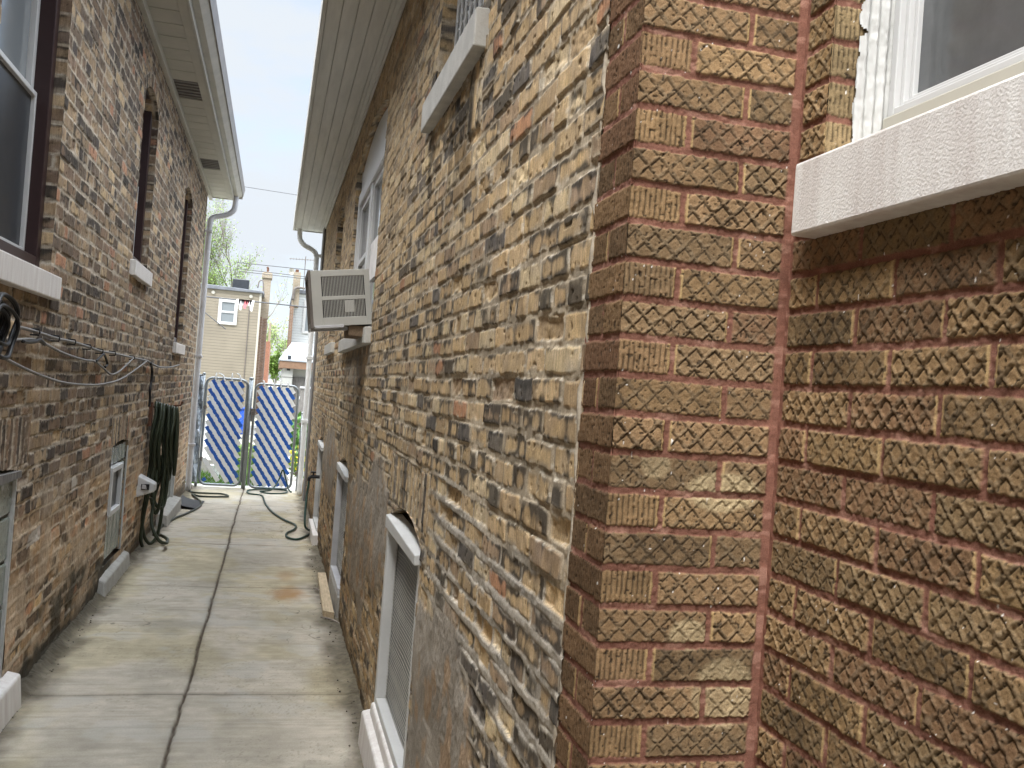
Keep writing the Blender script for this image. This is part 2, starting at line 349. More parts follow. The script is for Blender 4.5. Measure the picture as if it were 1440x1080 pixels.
CF, ZF = .0671, .0505
def tapestry(cfg):
    """face brick: raised rough diamond lattice on the stretchers, vertical ribs on some headers, red mortar"""
    sd = cfg['seed']; joints = cfg['joints']
    def f(u, v):
        wob = .0035*(fbm(u*3, v*3, sd+1, 2)-.5)+.0025*(vn(u*25, v*25, sd+2)-.5)
        s = (v-ZF+wob)/CF; k = np.floor(s); fv = s-k; par = np.mod(k, 2)
        left, right, jid = joints(u+.003*(vn(u*12, v*40, sd+3)-.5), par)
        du = np.minimum(u-left, right-u); dv = np.minimum(fv, 1-fv)*CF
        h1 = hsh(jid, k, sd+4); h2 = hsh(jid, k, sd+5); h3 = hsh(jid, k, sd+6); h4 = hsh(jid, k, sd+7)
        a = du-.0042; b = dv-.0046-.001*h4
        d = np.minimum(a, b)+(fbm(u*130, v*130, sd+8, 2)-.5)*.0042
        m = sm(0, .002, d)
        x = u-left; y = fv*CF
        P = .0375*(.97+.06*h1)
        p1 = (x+y+h1*.03+.0016*(fbm(u*70, v*70, sd+20, 2)-.5))/P; q1 = (x-y+h2*.03+.0016*(fbm(u*70, v*70, sd+21, 2)-.5))/P
        dp = np.abs(p1-np.round(p1))*P*.7071; dq = np.abs(q1-np.round(q1))*P*.7071; dl = np.minimum(dp, dq)
        n1 = fbm(u*160, v*160, sd+9, 3); n2 = fbm(u*60, v*60, sd+10, 2)
        wdt = cfg.get('lat', .0046)+.0024*(n2-.5)
        lat = sm(wdt+.0011, wdt-.0008, dl)
        brk = .6+.4*sm(.28, .42, fbm(u*48, v*48, sd+11, 2)); lat = lat*brk
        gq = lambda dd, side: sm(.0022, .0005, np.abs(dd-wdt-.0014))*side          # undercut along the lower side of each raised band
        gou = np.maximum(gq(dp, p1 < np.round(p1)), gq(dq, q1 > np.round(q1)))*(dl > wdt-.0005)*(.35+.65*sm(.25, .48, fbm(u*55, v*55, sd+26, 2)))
        relief = cfg.get('rel', 1.)*(.35+1.*h4)*(.55+.9*fbm(u*13, v*13, sd+27, 2))
        hd = lat*(.0004+.0022*n1)*relief-gou*.0026*relief+(n1-.5)*(.0012+.0022*lat)+(fbm(u*330, v*330, sd+28, 2)-.5)*.0011
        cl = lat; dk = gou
        # ribbed headers
        rib = cfg['rib'](jid, h3, right-left)
        xr = x+.0012*(fbm(u*60, v*25, sd+12)-.5)*3; rr = np.abs(np.mod(xr/.0098, 1)-.5)*2
        broke = sm(.3, .5, fbm(u*60, v*80, sd+13))
        hr = (sm(.15, .5, rr)-1)*.003*(.4+.6*broke)+(n1-.5)*.0018
        hd = np.where(rib, hr, hd); cl = np.where(rib, 0, cl); dk = np.where(rib, sm(.4, .1, rr)*broke, dk)
        band = sm(.0055, .0045, a)*(h2 > .35); hd = mix(hd, -.0006+(n1-.5)*.0006, band); cl = cl*(1-band); dk = dk*(1-band)
        hb = hd+(h1-.5)*.0035-sm(.004, 0, d)*.0012
        hm = -.0028+(fbm(u*120, v*120, sd+14)-.5)*.003+(fbm(u*14, v*14, sd+15)-.5)*.003
        tw = cfg.get('corner')
        h = mix(hm, hb, m)
        base = pick(cfg['pal'], h3)*(.82+.36*h4)[..., None]
        col = base*(.78+.44*fbm(u*45, v*45, sd+16))[..., None]
        grime = cl*(.35+.5*n2)
        col = mixc(col, np.array((.17, .135, .09))*np.ones_like(col), np.clip(grime, 0, 1)*.7)
        col = mixc(col, np.array((.045, .036, .026))*np.ones_like(col), np.clip(dk, 0, 1)*.75)  # darkens gouges: settled grime plus painted shade below the raised bands
        blot = sm(.55, .75, fbm(u*9, v*12, sd+17)+(h2-.5)*.25); col = mixc(col, col*np.array((.5, .5, .52)), blot*(.35+.5*cl))
        col = mixc(col, np.array((.44, .31, .15))*np.ones_like(col)*(.8+.4*n2)[..., None], band*.75)
        pits = sm(.84, .9, vn(u*200, v*200, sd+18))*m; col = mixc(col, np.array((.04, .03, .022))*np.ones_like(col), pits*.8); h = h-pits*.0012
        mo = np.array(cfg.get('mortar', (.21, .098, .07)))*np.ones_like(col)*(.75+.5*fbm(u*40, v*40, sd+19))[..., None]
        mo = mixc(mo, np.array((.42, .24, .18))*np.ones_like(mo), sm(.6, .75, fbm(u*25, v*60, sd+22))*.5)
        col = mixc(mo, col, m)
        fleck = sm(.975, .985, vn(u*210, v*120, sd+23))*(vn(u*9, v*9, sd+24) > .5); col = mixc(col, np.array((.8, .78, .74))*np.ones_like(col), fleck)
        if 'worn' in cfg:
            w = cfg['worn'](u, v); col = mixc(col, np.array((.5, .4, .24))*np.ones_like(col)*(.75+.5*n2)[..., None], w*m*.7); 
        if tw is not None:
            t, pr = tw(u, v); h = mix(h, pr+(fbm(u*70, v*70, sd+25)-.5)*.002, t); col = mixc(col, mo*1.15, t)
        return h, col
    return f
def run_joints(c0, c1, L):
    """running bond with joint positions c0 (even rows) and c1 (odd rows)"""
    def f(u, par):
        c = np.where(par == 0, c0, c1); t = (u-c)/L; j = np.floor(t); return c+j*L, c+(j+1)*L, j.astype(np.int64)
    return f
def list_joints(e, o):
    def f(u, par):
        E, O = np.array(e), np.array(o)
        ie = np.clip(np.searchsorted(E, u)-1, 0, len(E)-2); io = np.clip(np.searchsorted(O, u)-1, 0, len(O)-2)
        ev = par == 0
        return np.where(ev, E[ie], O[io]), np.where(ev, E[ie+1], O[io+1]), np.where(ev, ie, io+40)
    return f
def seg_arch(u0, u1, spring, rise):
    w = u1-u0; R = (w*w/4+rise*rise)/(2*rise); return (u0+u1)/2, spring+rise-R, R, math.asin(min(1, w/2/R))
def opening(u0, u1, v0, spring, rise):
    uc, vc, R, ha = seg_arch(u0, u1, spring, rise)
    return lambda u, v: (u > u0) & (u < u1) & (v > v0) & ((v < spring) | (v < vc+np.sqrt(np.maximum(R*R-(u-uc)**2, 0))))
def blob(u, v, uc, vc, ru, rv, s, w=.5):
    r = np.hypot((u-uc)/ru, (v-vc)/rv); return sm(1.15, .85, r+w*(fbm(u*3.5, v*3.5, s, 4)-.5)*2)

# ================================================================== LEFT HOUSE
LH = thing('brick_house', 'dark brown brick house left of the walk, with beige slatted eave', 'house', (-4, 7, -1.7))
palL = [(.3, (.33, .24, .155)), (.22, (.25, .175, .12)), (.18, (.18, .135, .1)), (.13, (.47, .35, .22)), (.05, (.42, .235, .15)), (.12, (.11, .09, .075))]
def stain_shadeL(u, v, col):
    low = sm(-.62, -.95, v+.25*(fbm(u*1.5, v*2, 301)-.5))
    col = mixc(col, col*np.array((1.4, 1.28, 1.12)), low*.8)
    wp = ((np.abs(v+.92-.05*(u-5.1)) < .035) & (np.abs(u-5.25) < .19) & (vn(u*9, v*3, 5) > .3)) | (np.hypot((u-6.25)/.1, (v+.74)/.05) < .9)
    col = mixc(col, np.array((.62, .58, .52))*np.ones_like(col), wp*.7)
    moss = sm(.45, .62, fbm(u*2.2, v*3, 303, 4)+.5*sm(-1.2, -1.68, v)-.16-.3*np.abs(u-6.6)/1.6)*sm(-1.1, -1.35, v)
    col = mixc(col, np.array((.045, .045, .035))*np.ones_like(col), np.clip(moss, 0, 1)*.85)
    foot = sm(-1.52, -1.66, v+.06*(fbm(u*6, v*6, 304)-.5)); col = mixc(col, np.array((.06, .055, .045))*np.ones_like(col), foot*.8)
    top = sm(2.15, 2.6, v+.15*(fbm(u*3, v*3, 305)-.5)); col = col*(1-.3*top)[..., None]  # eave shade painted in: the wall darkens towards its top
    return col
OL = [(4.05, 5.2, .42, 2.1, .12), (7.84, 8.7, .815, 2.14, .13), (11.38, 12.3, .3, 2.05, .1)]
BL = [(3.95, 4.88, -1.72, -.53, .03), (7.6, 8.4, -1.52, -.62, .03), (11.8, 12.55, -1.62, -.72, .03)]
cfgL = dict(C=.079, z0=.012, hc=2, L=.232, seed=40, pal=palL, mortar=(.45, .38, .295), scorch=.42, sbias=-.045, soot=(.05, .043, .037), smear=.8, lime=.45,
    soldier=[(3.9, 5.06, -.515, -.27), (7.5, 8.5, -.61, -.39), (11.7, 12.65, -.68, -.45)],
    arch=[(*seg_arch(a, b, s, r)[:3], seg_arch(a, b, s, r)[3]*1.08) for a, b, z, s, r in OL],
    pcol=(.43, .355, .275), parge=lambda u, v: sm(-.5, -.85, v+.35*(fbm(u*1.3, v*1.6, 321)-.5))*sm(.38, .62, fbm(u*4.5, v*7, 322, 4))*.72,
    tuck=lambda u, v: sm(-.75, -.95, v+.3*(fbm(u*1.1, v*1.4, 311)-.5))*.75, stain_shade=stain_shadeL)
fL = common(cfgL); holesL = [opening(*o) for o in OL+BL]
hl = lambda u, v: np.any([q(u, v) for q in holesL], axis=0)
plL = lambda u, v, h: np.stack([XL+h, u, v], -1)
sy = [t for o in OL+BL for t in o[:2]]; sz = [t for o in OL+BL for t in (o[2], o[3])]
G = Grid()
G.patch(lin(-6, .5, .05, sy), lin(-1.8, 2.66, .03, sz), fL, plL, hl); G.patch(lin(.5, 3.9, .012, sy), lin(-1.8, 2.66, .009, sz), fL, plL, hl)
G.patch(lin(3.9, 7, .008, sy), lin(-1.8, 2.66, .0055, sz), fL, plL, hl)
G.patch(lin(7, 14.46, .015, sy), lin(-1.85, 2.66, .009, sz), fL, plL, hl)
for (a, b, z, s, r) in OL+BL:                      # brick reveals of the openings, and the soffits of their arches
    dp = .14 if z > 0 else .1
    zz = max(z, -1.7)
    G.patch(lin(0, dp, .008), lin(zz, s+.02, .007), fL, lambda u, v, h, b=b: np.stack([XL-u, b-h*.6+0*u, v], -1), None, True)
    G.patch(lin(0, dp, .02), lin(zz, s+.02, .02), fL, lambda u, v, h, a=a: np.stack([XL-u, a+h*.6, v], -1))
    uc, vc, R, ha = seg_arch(a, b, s, r)
    G.patch(lin(-ha, ha, .02), lin(0, dp, .02), lambda u, v, R=R: fL(u*R*1.6, v+.3), lambda u, v, h, uc=uc, vc=vc, R=R: np.stack([XL-v, uc+(R-h*.5)*np.sin(u), vc+(R-h*.5)*np.cos(u)], -1))
# far end wall turning the corner, and the solid body behind
G.patch(lin(0, 2, .05), lin(-1.9, 2.66, .03), fL, lambda u, v, h: np.stack([XL-u, 14.46+h, v], -1), None, True)
G.box((-7.5, -6, -1.9), (-1.42, 14.4, 2.64)); G.box((-1.42, 14.3, -1.9), (-1.16, 14.43, 2.64)); G.box((-1.42, -6, 2.4), (-1.16, 14.43, 2.64)); G.box((-1.42, -6, -1.9), (-1.16, 3.9, .3))
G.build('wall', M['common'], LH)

def frame_x(mb, X0, X1, y0, y1, z0, z1, w, wb=None):
    wb = wb or w
    mb.box((X0, y0, z0), (X1, y0+w, z1)); mb.box((X0, y1-w, z0), (X1, y1, z1))
    mb.box((X0, y0+w, z0), (X1, y1-w, z0+wb)); mb.box((X0, y0+w, z1-w), (X1, y1-w, z1)); return mb
def win_parts(house, o, i, style):
    a, b, z, s, r = o; top = s+r
    W = bpy.data.objects.new('window', None); C.objects.link(W); put(W, house)
    if style == 'left':
        m = MB(); frame_x(m, XL-.052, XL-.135, a+.003, b-.003, z+.01, top+.05, .075); m.build('frame', M['brown'], W, bevel=.004)
        X = XL-.125; mid = z+.5*(s-z)+.04
        m = MB(); frame_x(m, X-.05, X, a+.079, b-.079, mid-.008, top+.04, .05, .028); m.build('sash', M['vinyl'], W, bevel=.004)
        m = MB(); frame_x(m, X-.03, X+.018, a+.079, b-.079, z+.07, mid+.012, .026, .05); m.build('sash', M['vinyl'], W, bevel=.004)
        m = MB(); m.box((X-.034, a+.12, mid), (X-.028, b-.12, top)); m.build('pane', M['glass_l'], W)
        m = MB(); m.box((X-.008, a+.1, z+.12), (X-.002, b-.1, mid-.01)); m.build('screen', M['screen'], W)
        m = MB(); m.box((XL-.14, a-.08, z-.115), (XL+.042, b+.075, z+.005)); m.build('sill', M['sillw'], W, bevel=.006)
for i, o in enumerate(OL): win_parts(LH, o, i, 'left')
def glass_blocks(W, X, s, y0, y1, z0, z1, ny, nz):
    """one field of glass blocks with its mortar grid; s is the outward direction"""
    m = MB(); m.box((X-s*.03, y0, z0), (X-s*.012, y1, z1)); m.build('block_joints', M['gjoint'], W)
    m = MB(); dy = (y1-y0)/ny; dz = (z1-z0)/nz
    for i in range(ny):
        for j in range(nz): m.box((X-s*.02, y0+i*dy+.007, z0+j*dz+.007), (X, y0+(i+1)*dy-.007, z0+(j+1)*dz-.007))
    m.build('glass_block_field', M['gblock'], W, bevel=.012, seg=2)
for i, (a, b, z, s, r) in enumerate(BL):
    W = bpy.data.objects.new('basement_window', None); C.objects.link(W); put(W, LH)
    X = XL-.012
    if i == 0:
        glass_blocks(W, X, 1, a, b-.012, -1.6, -.52, 4, 5)
        m = MB(); m.prism([(a, -.56), (b, -.56), (b, -.53), (a, -.5)], 0, X-.03, X+.03); m.build('lintel_board', M['gwood'], W)
        m = MB(); m.box((X-.04, b-.016, -1.62), (X+.012, b+.004, -.55)); m.build('frame', M['caulk'], W)
        m = MB(); m.hexa([(XL-.1, 3.8, -1.8), (XL+.08, 3.8, -1.8), (XL+.08, 5.02, -1.8), (XL-.1, 5.02, -1.8), (XL-.1, 3.8, -1.48), (XL+.06, 3.8, -1.52), (XL+.06, 5.0, -1.52), (XL-.1, 5.0, -1.48)]); m.build('sill', M['sillw'], W, bevel=.012)
    elif i == 1:
        glass_blocks(W, X, 1, a+.004, b-.004, -1.5, -1.15, 4, 1); glass_blocks(W, X, 1, a+.004, b-.004, -.77, -.62, 4, 1); glass_blocks(W, X, 1, 8.12, b-.004, -1.148, -.772, 1, 2)
        m = MB(); frame_x(m, X-.02, X+.03, a+.01, 8.115, -1.145, -.775, .04); m.build('frame', M['vinyl'], W, bevel=.004)
        m = MB(); m.box((X-.01, a+.045, -1.11), (X, 8.08, -.81)); m.build('screen', M['screen'], W)
        m = MB(); m.hexa([(XL-.1, 7.4, -1.82), (XL+.07, 7.4, -1.82), (XL+.07, 8.72, -1.82), (XL-.1, 8.72, -1.82), (XL-.1, 7.45, -1.53), (XL+.045, 7.45, -1.6), (XL+.045, 8.68, -1.6), (XL-.1, 8.68, -1.53)]); m.build('sill', M['curb'], W, bevel=.012)
        m = MB(); m.tube([(X+.012, b-.005, -.66), (X+.01, b, -.95), (X+.014, b-.004, -1.3), (X+.012, b+.002, -1.52)], .008, 6, smooth=3); m.build('caulk_bead', M['caulk'], W)
    else:
        glass_blocks(W, X, 1, a+.004, b-.06, -1.6, -.7, 3, 4)
        m = MB(); m.box((X-.03, b-.06, -1.62), (X+.035, b, -.7)); m.build('frame', M['caulk'], W)
        m = MB(); m.hexa([(XL-.1, 11.0, -1.85), (XL+.13, 11.0, -1.85), (XL+.13, 12.75, -1.85), (XL-.1, 12.75, -1.85), (XL-.1, 11.05, -1.57), (XL+.11, 11.05, -1.62), (XL+.11, 12.7, -1.62), (XL-.1, 12.7, -1.57)]); m.build('sill', M['curb'], W, bevel=.012)
# eave
E_ = bpy.data.objects.new('eave', None); C.objects.link(E_); put(E_, LH)
zs, YE, ys = 2.62, 14.86, -6.0
vents = (9.35, 12.55, 4.2); y = ys; run = None
while y < YE-.02:                                 # slatted soffit: a panel every 0.29 m with a dark seam, broken by the louvred vents
    y2 = min(y+.29, YE)
    if any(abs((y+y2)/2-c) < .3 for c in vents):
        if run: run.build('soffit', M['beige'], E_, bevel=.003); run = None
    else:
        run = run or MB(); run.box((-1.09, y+.006, zs), (-.87, y2-.006, zs+.012))
    y = y2
if run: run.build('soffit', M['beige'], E_, bevel=.003)
m = MB(); m.box((-1.1, ys, zs+.014), (-.8, YE-.01, zs+.03)); m.build('soffit_backing', M['beige_d'], E_)
y = ys
while y < YE-.02:
    y2 = min(y+.29, YE)
    if any(abs((y+y2)/2-c) < .3 for c in (9.35, 12.55, 4.2)):
        m = MB(); 
        for k in range(6): m.box((-1.085, y+.01+k*.046, zs-.001+.006*(k % 2)), (-.87, y+.034+k*.046, zs+.011))
        m.build('soffit_vent', M['gutter'], E_)
    y = y2
m = MB(); m.box((-1.135, ys, zs-.055), (-1.09, YE, zs+.03)); m.box((-.87, ys, zs-.012), (-.8, YE, zs+.03)); m.box((-1.135, YE, zs-.012), (-.8, YE+.02, zs+.2)); m.build('trim', M['beige'], E_, bevel=.004)
m = MB(); m.box((-.8, ys, zs-.03), (-.775, YE+.02, zs+.17)); m.build('fascia', M['gutter_l'], E_, bevel=.003)
m = MB(); m.prism([(-.774, zs+.02), (-.72, zs+.02), (-.66, zs+.07), (-.655, zs+.15), (-.64, zs+.15), (-.64, zs+.165), (-.67, zs+.165), (-.674, zs+.08), (-.725, zs+.032), (-.774, zs+.032)], 1, ys, YE+.03)
m.box((-.774, YE+.03, zs+.02), (-.66, YE+.034, zs+.15)); m.build('gutter', M['gutter_l'], LH, bevel=.004)
m = MB(); m.prism([(-.662, zs+.062), (-.652, zs+.062), (-.632, zs+.17), (-.645, zs+.17)], 1, ys, YE+.035); m.build('gutter_lip', M['gutter'], LH, bevel=.003)
m = MB(); m.prism([(-.7, zs+.17), (-.85, zs+.2), (-4.2, zs+2.1), (-7.6, zs+.2), (-7.6, zs+.031), (-.8, zs+.031), (-.8, zs+.14)], 1, ys, YE+.01); m.build('roof', M['bg_roof'], LH)
m = MB(); Yd = 14.72
m.tube([(-.75, Yd, zs+.03), (-.75, Yd, zs-.09), (-.77, Yd, zs-.19), (-.86, Yd, zs-.265), (-1.0, Yd-.02, zs-.31), (-1.07, Yd-.05, zs-.36), (-1.085, Yd-.08, zs-.5), (-1.09, Yd-.1, zs-1.2), (-1.095, Yd-.1, 0), (-1.095, Yd-.1, -1.2), (-1.09, Yd-.1, -1.76)], .042, 10, smooth=4)
D = m.build('downspout', M['galv'], LH, smooth=True)
for zz in (2.05, .2, -1.1):
    m = MB(); m.box((-1.16, Yd-.155, zz), (-1.04, Yd-.045, zz+.035)); m.build('strap', M['galv'], D, bevel=.004)

# ================================================================== RIGHT HOUSE
RH = thing('brick_house', 'tan brick house right of the walk, with brown tapestry brick corner and wooden eave', 'house', (3.5, 7, -1.7))
palR = [(.46, (.55, .405, .24)), (.2, (.48, .345, .2)), (.14, (.63, .5, .32)), (.1, (.4, .29, .19)), (.03, (.45, .25, .15)), (.07, (.16, .14, .12))]
OR = [(3.05, 3.98, 1.23, 2.15, .1), (6.05, 8.41, .37, 1.83, .15), (9.87, 10.95, .4, 1.76, .12)]
BR = [(3.47, 4.4, -1.5, -.6, .085), (6.87, 7.86, -1.56, -.66, .08), (10.3, 11.25, -1.65, -.7, .08)]
def tuckR(u, v):
    t = sm(3.45, 3.1, u)*sm(-.38, -.5, v+.12*(fbm(u*3, v*3, 401)-.5)-.13*(u-1.75))
    return np.clip(t, 0, 1)
def pargeR(u, v):
    a = blob(u, v, 2.95, -1.1, .62, .38, 411, .35)*sm(3.46, 3.42, u); a = np.maximum(a, blob(u, v, 2.55, -1.6, .55, .5, 412, .4)*sm(3.46, 3.42, u))
    b = blob(u, v, 5.0, -.75, .55, .34, 413, .35)*sm(4.4, 4.44, u); b = np.maximum(b, blob(u, v, 5.9, -.95, .8, .4, 414, .55))
    c = blob(u, v, 9.2, -.8, 1.1, .34, 415, .4)*sm(7.9, 8.1, u); d = blob(u, v, 4.3, -1.75, 1.1, .12, 418, .5)
    e = blob(u, v, 7.0, .12, 1.0, .16, 417, .6)*.6
    return np.clip(np.maximum.reduce([a, b, c, d, e])*1.0, 0, 1)
def stain_shadeR(u, v, col):
    foot = sm(-1.5, -1.7, v+.1*(fbm(u*4, v*4, 421)-.5)); col = mixc(col, np.array((.09, .075, .055))*np.ones_like(col), foot*.7)
    low = sm(-.7, -1.1, v)*sm(4.2, 4.8, u); col = col*mixc(np.ones_like(col), np.array((.8, .74, .66))*np.ones_like(col), low)
    up = sm(.2, 1.0, v+.25*(fbm(u*2, v*2, 422)-.5))*sm(3.5, 5.5, u); col = mixc(col, np.array((.38, .28, .17))*np.ones_like(col)*(.7+.6*fbm(u*20, v*30, 423))[..., None], up*.4)
    drip = sm(.5, .7, fbm(u*6, v*1.2, 424))*sm(1.14, 1.0, v)*sm(.5, .9, v)*sm(2.8, 3.0, u)*sm(4.2, 4.0, u); col = col*(1-.55*drip)[..., None]
    ac_sill_shade = sm(.27, .2, v)*sm(-.75, .0, v)*blob(u, v, 7.3, -.1, .9, .5, 425, .3); col = col*(1-.4*ac_sill_shade)[..., None]  # shade under the air conditioner and its sill, painted into the brick
    return col
cfgR = dict(C=.069, z0=-.0215, hc=3, L=.212, seed=60, pal=palR, mortar=(.47, .39, .285), scorch=.42, sbias=-.015, smear=1., lime=.6, tuck=tuckR, parge=pargeR, stain_shade=stain_shadeR,
    soldier=[(3.4, 4.5, -.54, -.31), (6.78, 7.95, -.6, -.36), (10.2, 11.35, -.64, -.4), (2.98, 3.2, .86, 1.1)],
    arch=[(*seg_arch(a, b, s, r)[:3], seg_arch(a, b, s, r)[3]*1.05) for a, b, z, s, r in OR])
fR = common(cfgR); holesR = [opening(*o) for o in OR+BR]
hr = lambda u, v: np.any([q(u, v) for q in holesR], axis=0)
plR = lambda u, v, h: np.stack([XR-h, u, v], -1)
sy = [t for o in OR+BR for t in o[:2]]; sz = [t for o in OR+BR for t in (o[2], o[3])]
ZT = 2.3
G = Grid()
G.patch(lin(YC-.012, 3.0, .0042, sy), lin(-1.45, 1.5, .0032, sz), fR, plR, hr, True)
G.patch(lin(YC, 3.0, .015, sy), lin(1.5, ZT, .01, sz), fR, plR, hr, True); G.patch(lin(YC, 3.0, .015, sy), lin(-1.8, -1.45, .01, sz), fR, plR, hr, True)
G.patch(lin(3.0, 6.0, .0085, sy), lin(-1.8, ZT, .0055, sz), fR, plR, hr, True)
G.patch(lin(6.0, 14.05, .015, sy), lin(-1.85, ZT, .009, sz), fR, plR, hr, True)
for (a, b, z, s, r) in OR+BR:
    dp = .12
    G.patch(lin(0, dp, .008), lin(z, s+.02, .007), fR, lambda u, v, h, b=b: np.stack([XR+u, b-h*.6, v], -1))
    G.patch(lin(0, dp, .02), lin(z, s+.02, .02), fR, lambda u, v, h, a=a: np.stack([XR+u, a+h*.6, v], -1), None, True)
    uc, vc, R, ha = seg_arch(a, b, s, r)
    G.patch(lin(-ha, ha, .012), lin(0, dp, .015), lambda u, v, R=R: fR(u*R*1.6, v+.3), lambda u, v, h, uc=uc, vc=vc, R=R: np.stack([XR+v, uc+(R-h*.5)*np.sin(u), vc+(R-h*.5)*np.cos(u)], -1), None, True)
G.patch(lin(0, 2, .05), lin(-1.9, ZT, .03), fR, lambda u, v, h: np.stack([XR+u, 14.05+h, v], -1))
G.box((.72, 1.76, -1.9), (7, 14.0, ZT)); G.box((.6, 13.9, -1.9), (.72, 14.0, ZT)); G.box((.6, 1.76, 2.27), (.72, 14.0, ZT)); G.box((1.2, -5, -1.9), (7, 1.76, 3.2)); G.box((.6, 1.6, -1.9), (1.2, 1.74, 3.2)); G.box((.91, -5, -1.9), (1.2, .2, 3.2)); G.box((.91, .2, -1.9), (1.2, 1.6, .3)); G.box((.91, 1.46, .3), (1.2, 1.6, 3.2))
G.build('wall', M['common'], RH)
# pier and set-back wall of tapestry brick
palF = [(.4, (.27, .175, .095)), (.25, (.235, .158, .088)), (.2, (.305, .2, .105)), (.15, (.23, .138, .08))]
noneF = lambda j, h3, w: np.zeros(j.shape, bool)
def wornF(u, v): return np.clip(blob(u, v, .79, -.145, .07, .035, 501, .4)+.8*blob(u, v, .74, -.4, .04, .03, 502, .5)+.7*blob(u, v, .82, -.5, .05, .05, 503, .6)+.6*blob(u, v, .66, -.1, .03, .03, 504, .5), 0, 1)
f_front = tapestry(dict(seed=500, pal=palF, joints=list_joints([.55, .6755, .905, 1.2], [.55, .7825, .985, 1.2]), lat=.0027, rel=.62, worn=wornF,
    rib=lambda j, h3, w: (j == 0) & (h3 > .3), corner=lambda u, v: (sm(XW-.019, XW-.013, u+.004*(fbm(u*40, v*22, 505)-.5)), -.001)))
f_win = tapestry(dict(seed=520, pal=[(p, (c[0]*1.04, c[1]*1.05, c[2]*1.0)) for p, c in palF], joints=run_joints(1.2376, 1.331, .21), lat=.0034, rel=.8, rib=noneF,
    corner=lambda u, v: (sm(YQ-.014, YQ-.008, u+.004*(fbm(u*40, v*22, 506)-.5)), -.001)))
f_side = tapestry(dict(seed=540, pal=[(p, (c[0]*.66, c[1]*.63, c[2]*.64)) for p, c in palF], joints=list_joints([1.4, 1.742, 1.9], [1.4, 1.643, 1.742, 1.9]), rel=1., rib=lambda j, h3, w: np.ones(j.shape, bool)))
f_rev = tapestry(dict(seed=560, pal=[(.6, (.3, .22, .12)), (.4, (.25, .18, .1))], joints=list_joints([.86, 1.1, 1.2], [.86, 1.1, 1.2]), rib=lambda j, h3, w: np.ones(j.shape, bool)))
G = Grid()
plF = lambda u, v, h: np.stack([u, YQ-h, v], -1)
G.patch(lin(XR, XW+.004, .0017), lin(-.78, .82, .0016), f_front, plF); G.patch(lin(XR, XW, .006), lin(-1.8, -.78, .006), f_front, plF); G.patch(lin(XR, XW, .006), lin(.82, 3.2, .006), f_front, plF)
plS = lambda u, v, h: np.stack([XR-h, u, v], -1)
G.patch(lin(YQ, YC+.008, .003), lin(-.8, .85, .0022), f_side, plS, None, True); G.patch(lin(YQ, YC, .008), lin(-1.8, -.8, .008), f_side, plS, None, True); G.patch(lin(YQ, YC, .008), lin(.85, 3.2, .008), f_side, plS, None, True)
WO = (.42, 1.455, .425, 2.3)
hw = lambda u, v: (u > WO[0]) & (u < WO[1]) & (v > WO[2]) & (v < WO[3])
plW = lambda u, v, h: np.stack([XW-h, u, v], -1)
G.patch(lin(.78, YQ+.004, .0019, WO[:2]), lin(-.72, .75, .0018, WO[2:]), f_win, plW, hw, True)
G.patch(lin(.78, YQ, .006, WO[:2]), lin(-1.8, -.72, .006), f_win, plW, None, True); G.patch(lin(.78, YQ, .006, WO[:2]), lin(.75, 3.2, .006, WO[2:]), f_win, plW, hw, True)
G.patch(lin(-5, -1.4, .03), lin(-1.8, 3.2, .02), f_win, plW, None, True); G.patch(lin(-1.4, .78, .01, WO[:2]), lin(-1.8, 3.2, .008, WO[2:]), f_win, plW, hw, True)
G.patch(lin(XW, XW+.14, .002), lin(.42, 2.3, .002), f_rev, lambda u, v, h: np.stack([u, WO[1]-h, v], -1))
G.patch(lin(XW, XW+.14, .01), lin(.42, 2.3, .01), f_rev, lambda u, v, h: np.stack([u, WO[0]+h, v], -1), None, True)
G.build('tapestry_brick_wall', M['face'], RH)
# grey mortar seam between the pier and the common brick
m = MB(); zz = np.arange(-1.75, ZT, .03); m.tube([(XR+.004-.004*random.random(), YC+.01*(random.random()-.5), z) for z in zz], [.0015+.006*random.random() for _ in zz], 6); m.build('mortar_seam', M['seam'], RH, smooth=True)
# big window of the set-back wall
W = bpy.data.objects.new('window', None); C.objects.link(W); put(W, RH)
m = MB(); m.hexa([(.845, .3, .31), (1.0, .3, .31), (1.0, 1.472, .31), (.845, 1.472, .31), (.845, .3, .436), (1.0, .3, .452), (1.0, 1.472, .452), (.845, 1.472, .436)]); m.build('sill', M['sillw'], W, bevel=.005)
G = Grid()
def fc(u, v): return .004*np.cos((u-.93)*320)+.006*(fbm(u*40, v*9, 601)-.5)+.004*(fbm(u*160, v*90, 602)-.5), np.ones(u.shape+(3,))*.75
jag = lambda u, v: u < .934+.012*(fbm(v*30, v*0+3, 603)-.5)*2.2+.012*sm(.62, .75, fbm(v*13, v*0, 604))
G.patch(lin(.92, 1.01, .002), lin(.44, 2.3, .004), fc, lambda u, v, h: np.stack([u, WO[1]-.008-h, v], -1), jag)
G.build('caulked_jamb', M['caulk'], W)
m = MB(); m.box((.99, WO[0], .43), (1.09, WO[1]-.012, .528)); m.build('sub_sill', M['beige'], W, bevel=.003)
m = MB(); X = 1.0
frame_x(m, X, X+.07, WO[0], WO[1]-.012, .528, 2.3, .016); frame_x(m, X+.011, X+.07, WO[0]+.016, WO[1]-.028, .544, 2.284, .01); frame_x(m, X+.021, X+.07, WO[0]+.026, WO[1]-.038, .554, 2.274, .01)
m.build('frame', M['vinyl'], W, bevel=.002)
m = MB(); m.box((X+.031, WO[0]+.03, .558), (X+.036, WO[1]-.042, 2.27)); m.build('pane', mat('dusty_pane', (.1, .105, .11), .12, var=.25, scale=6, spec=.8), W)
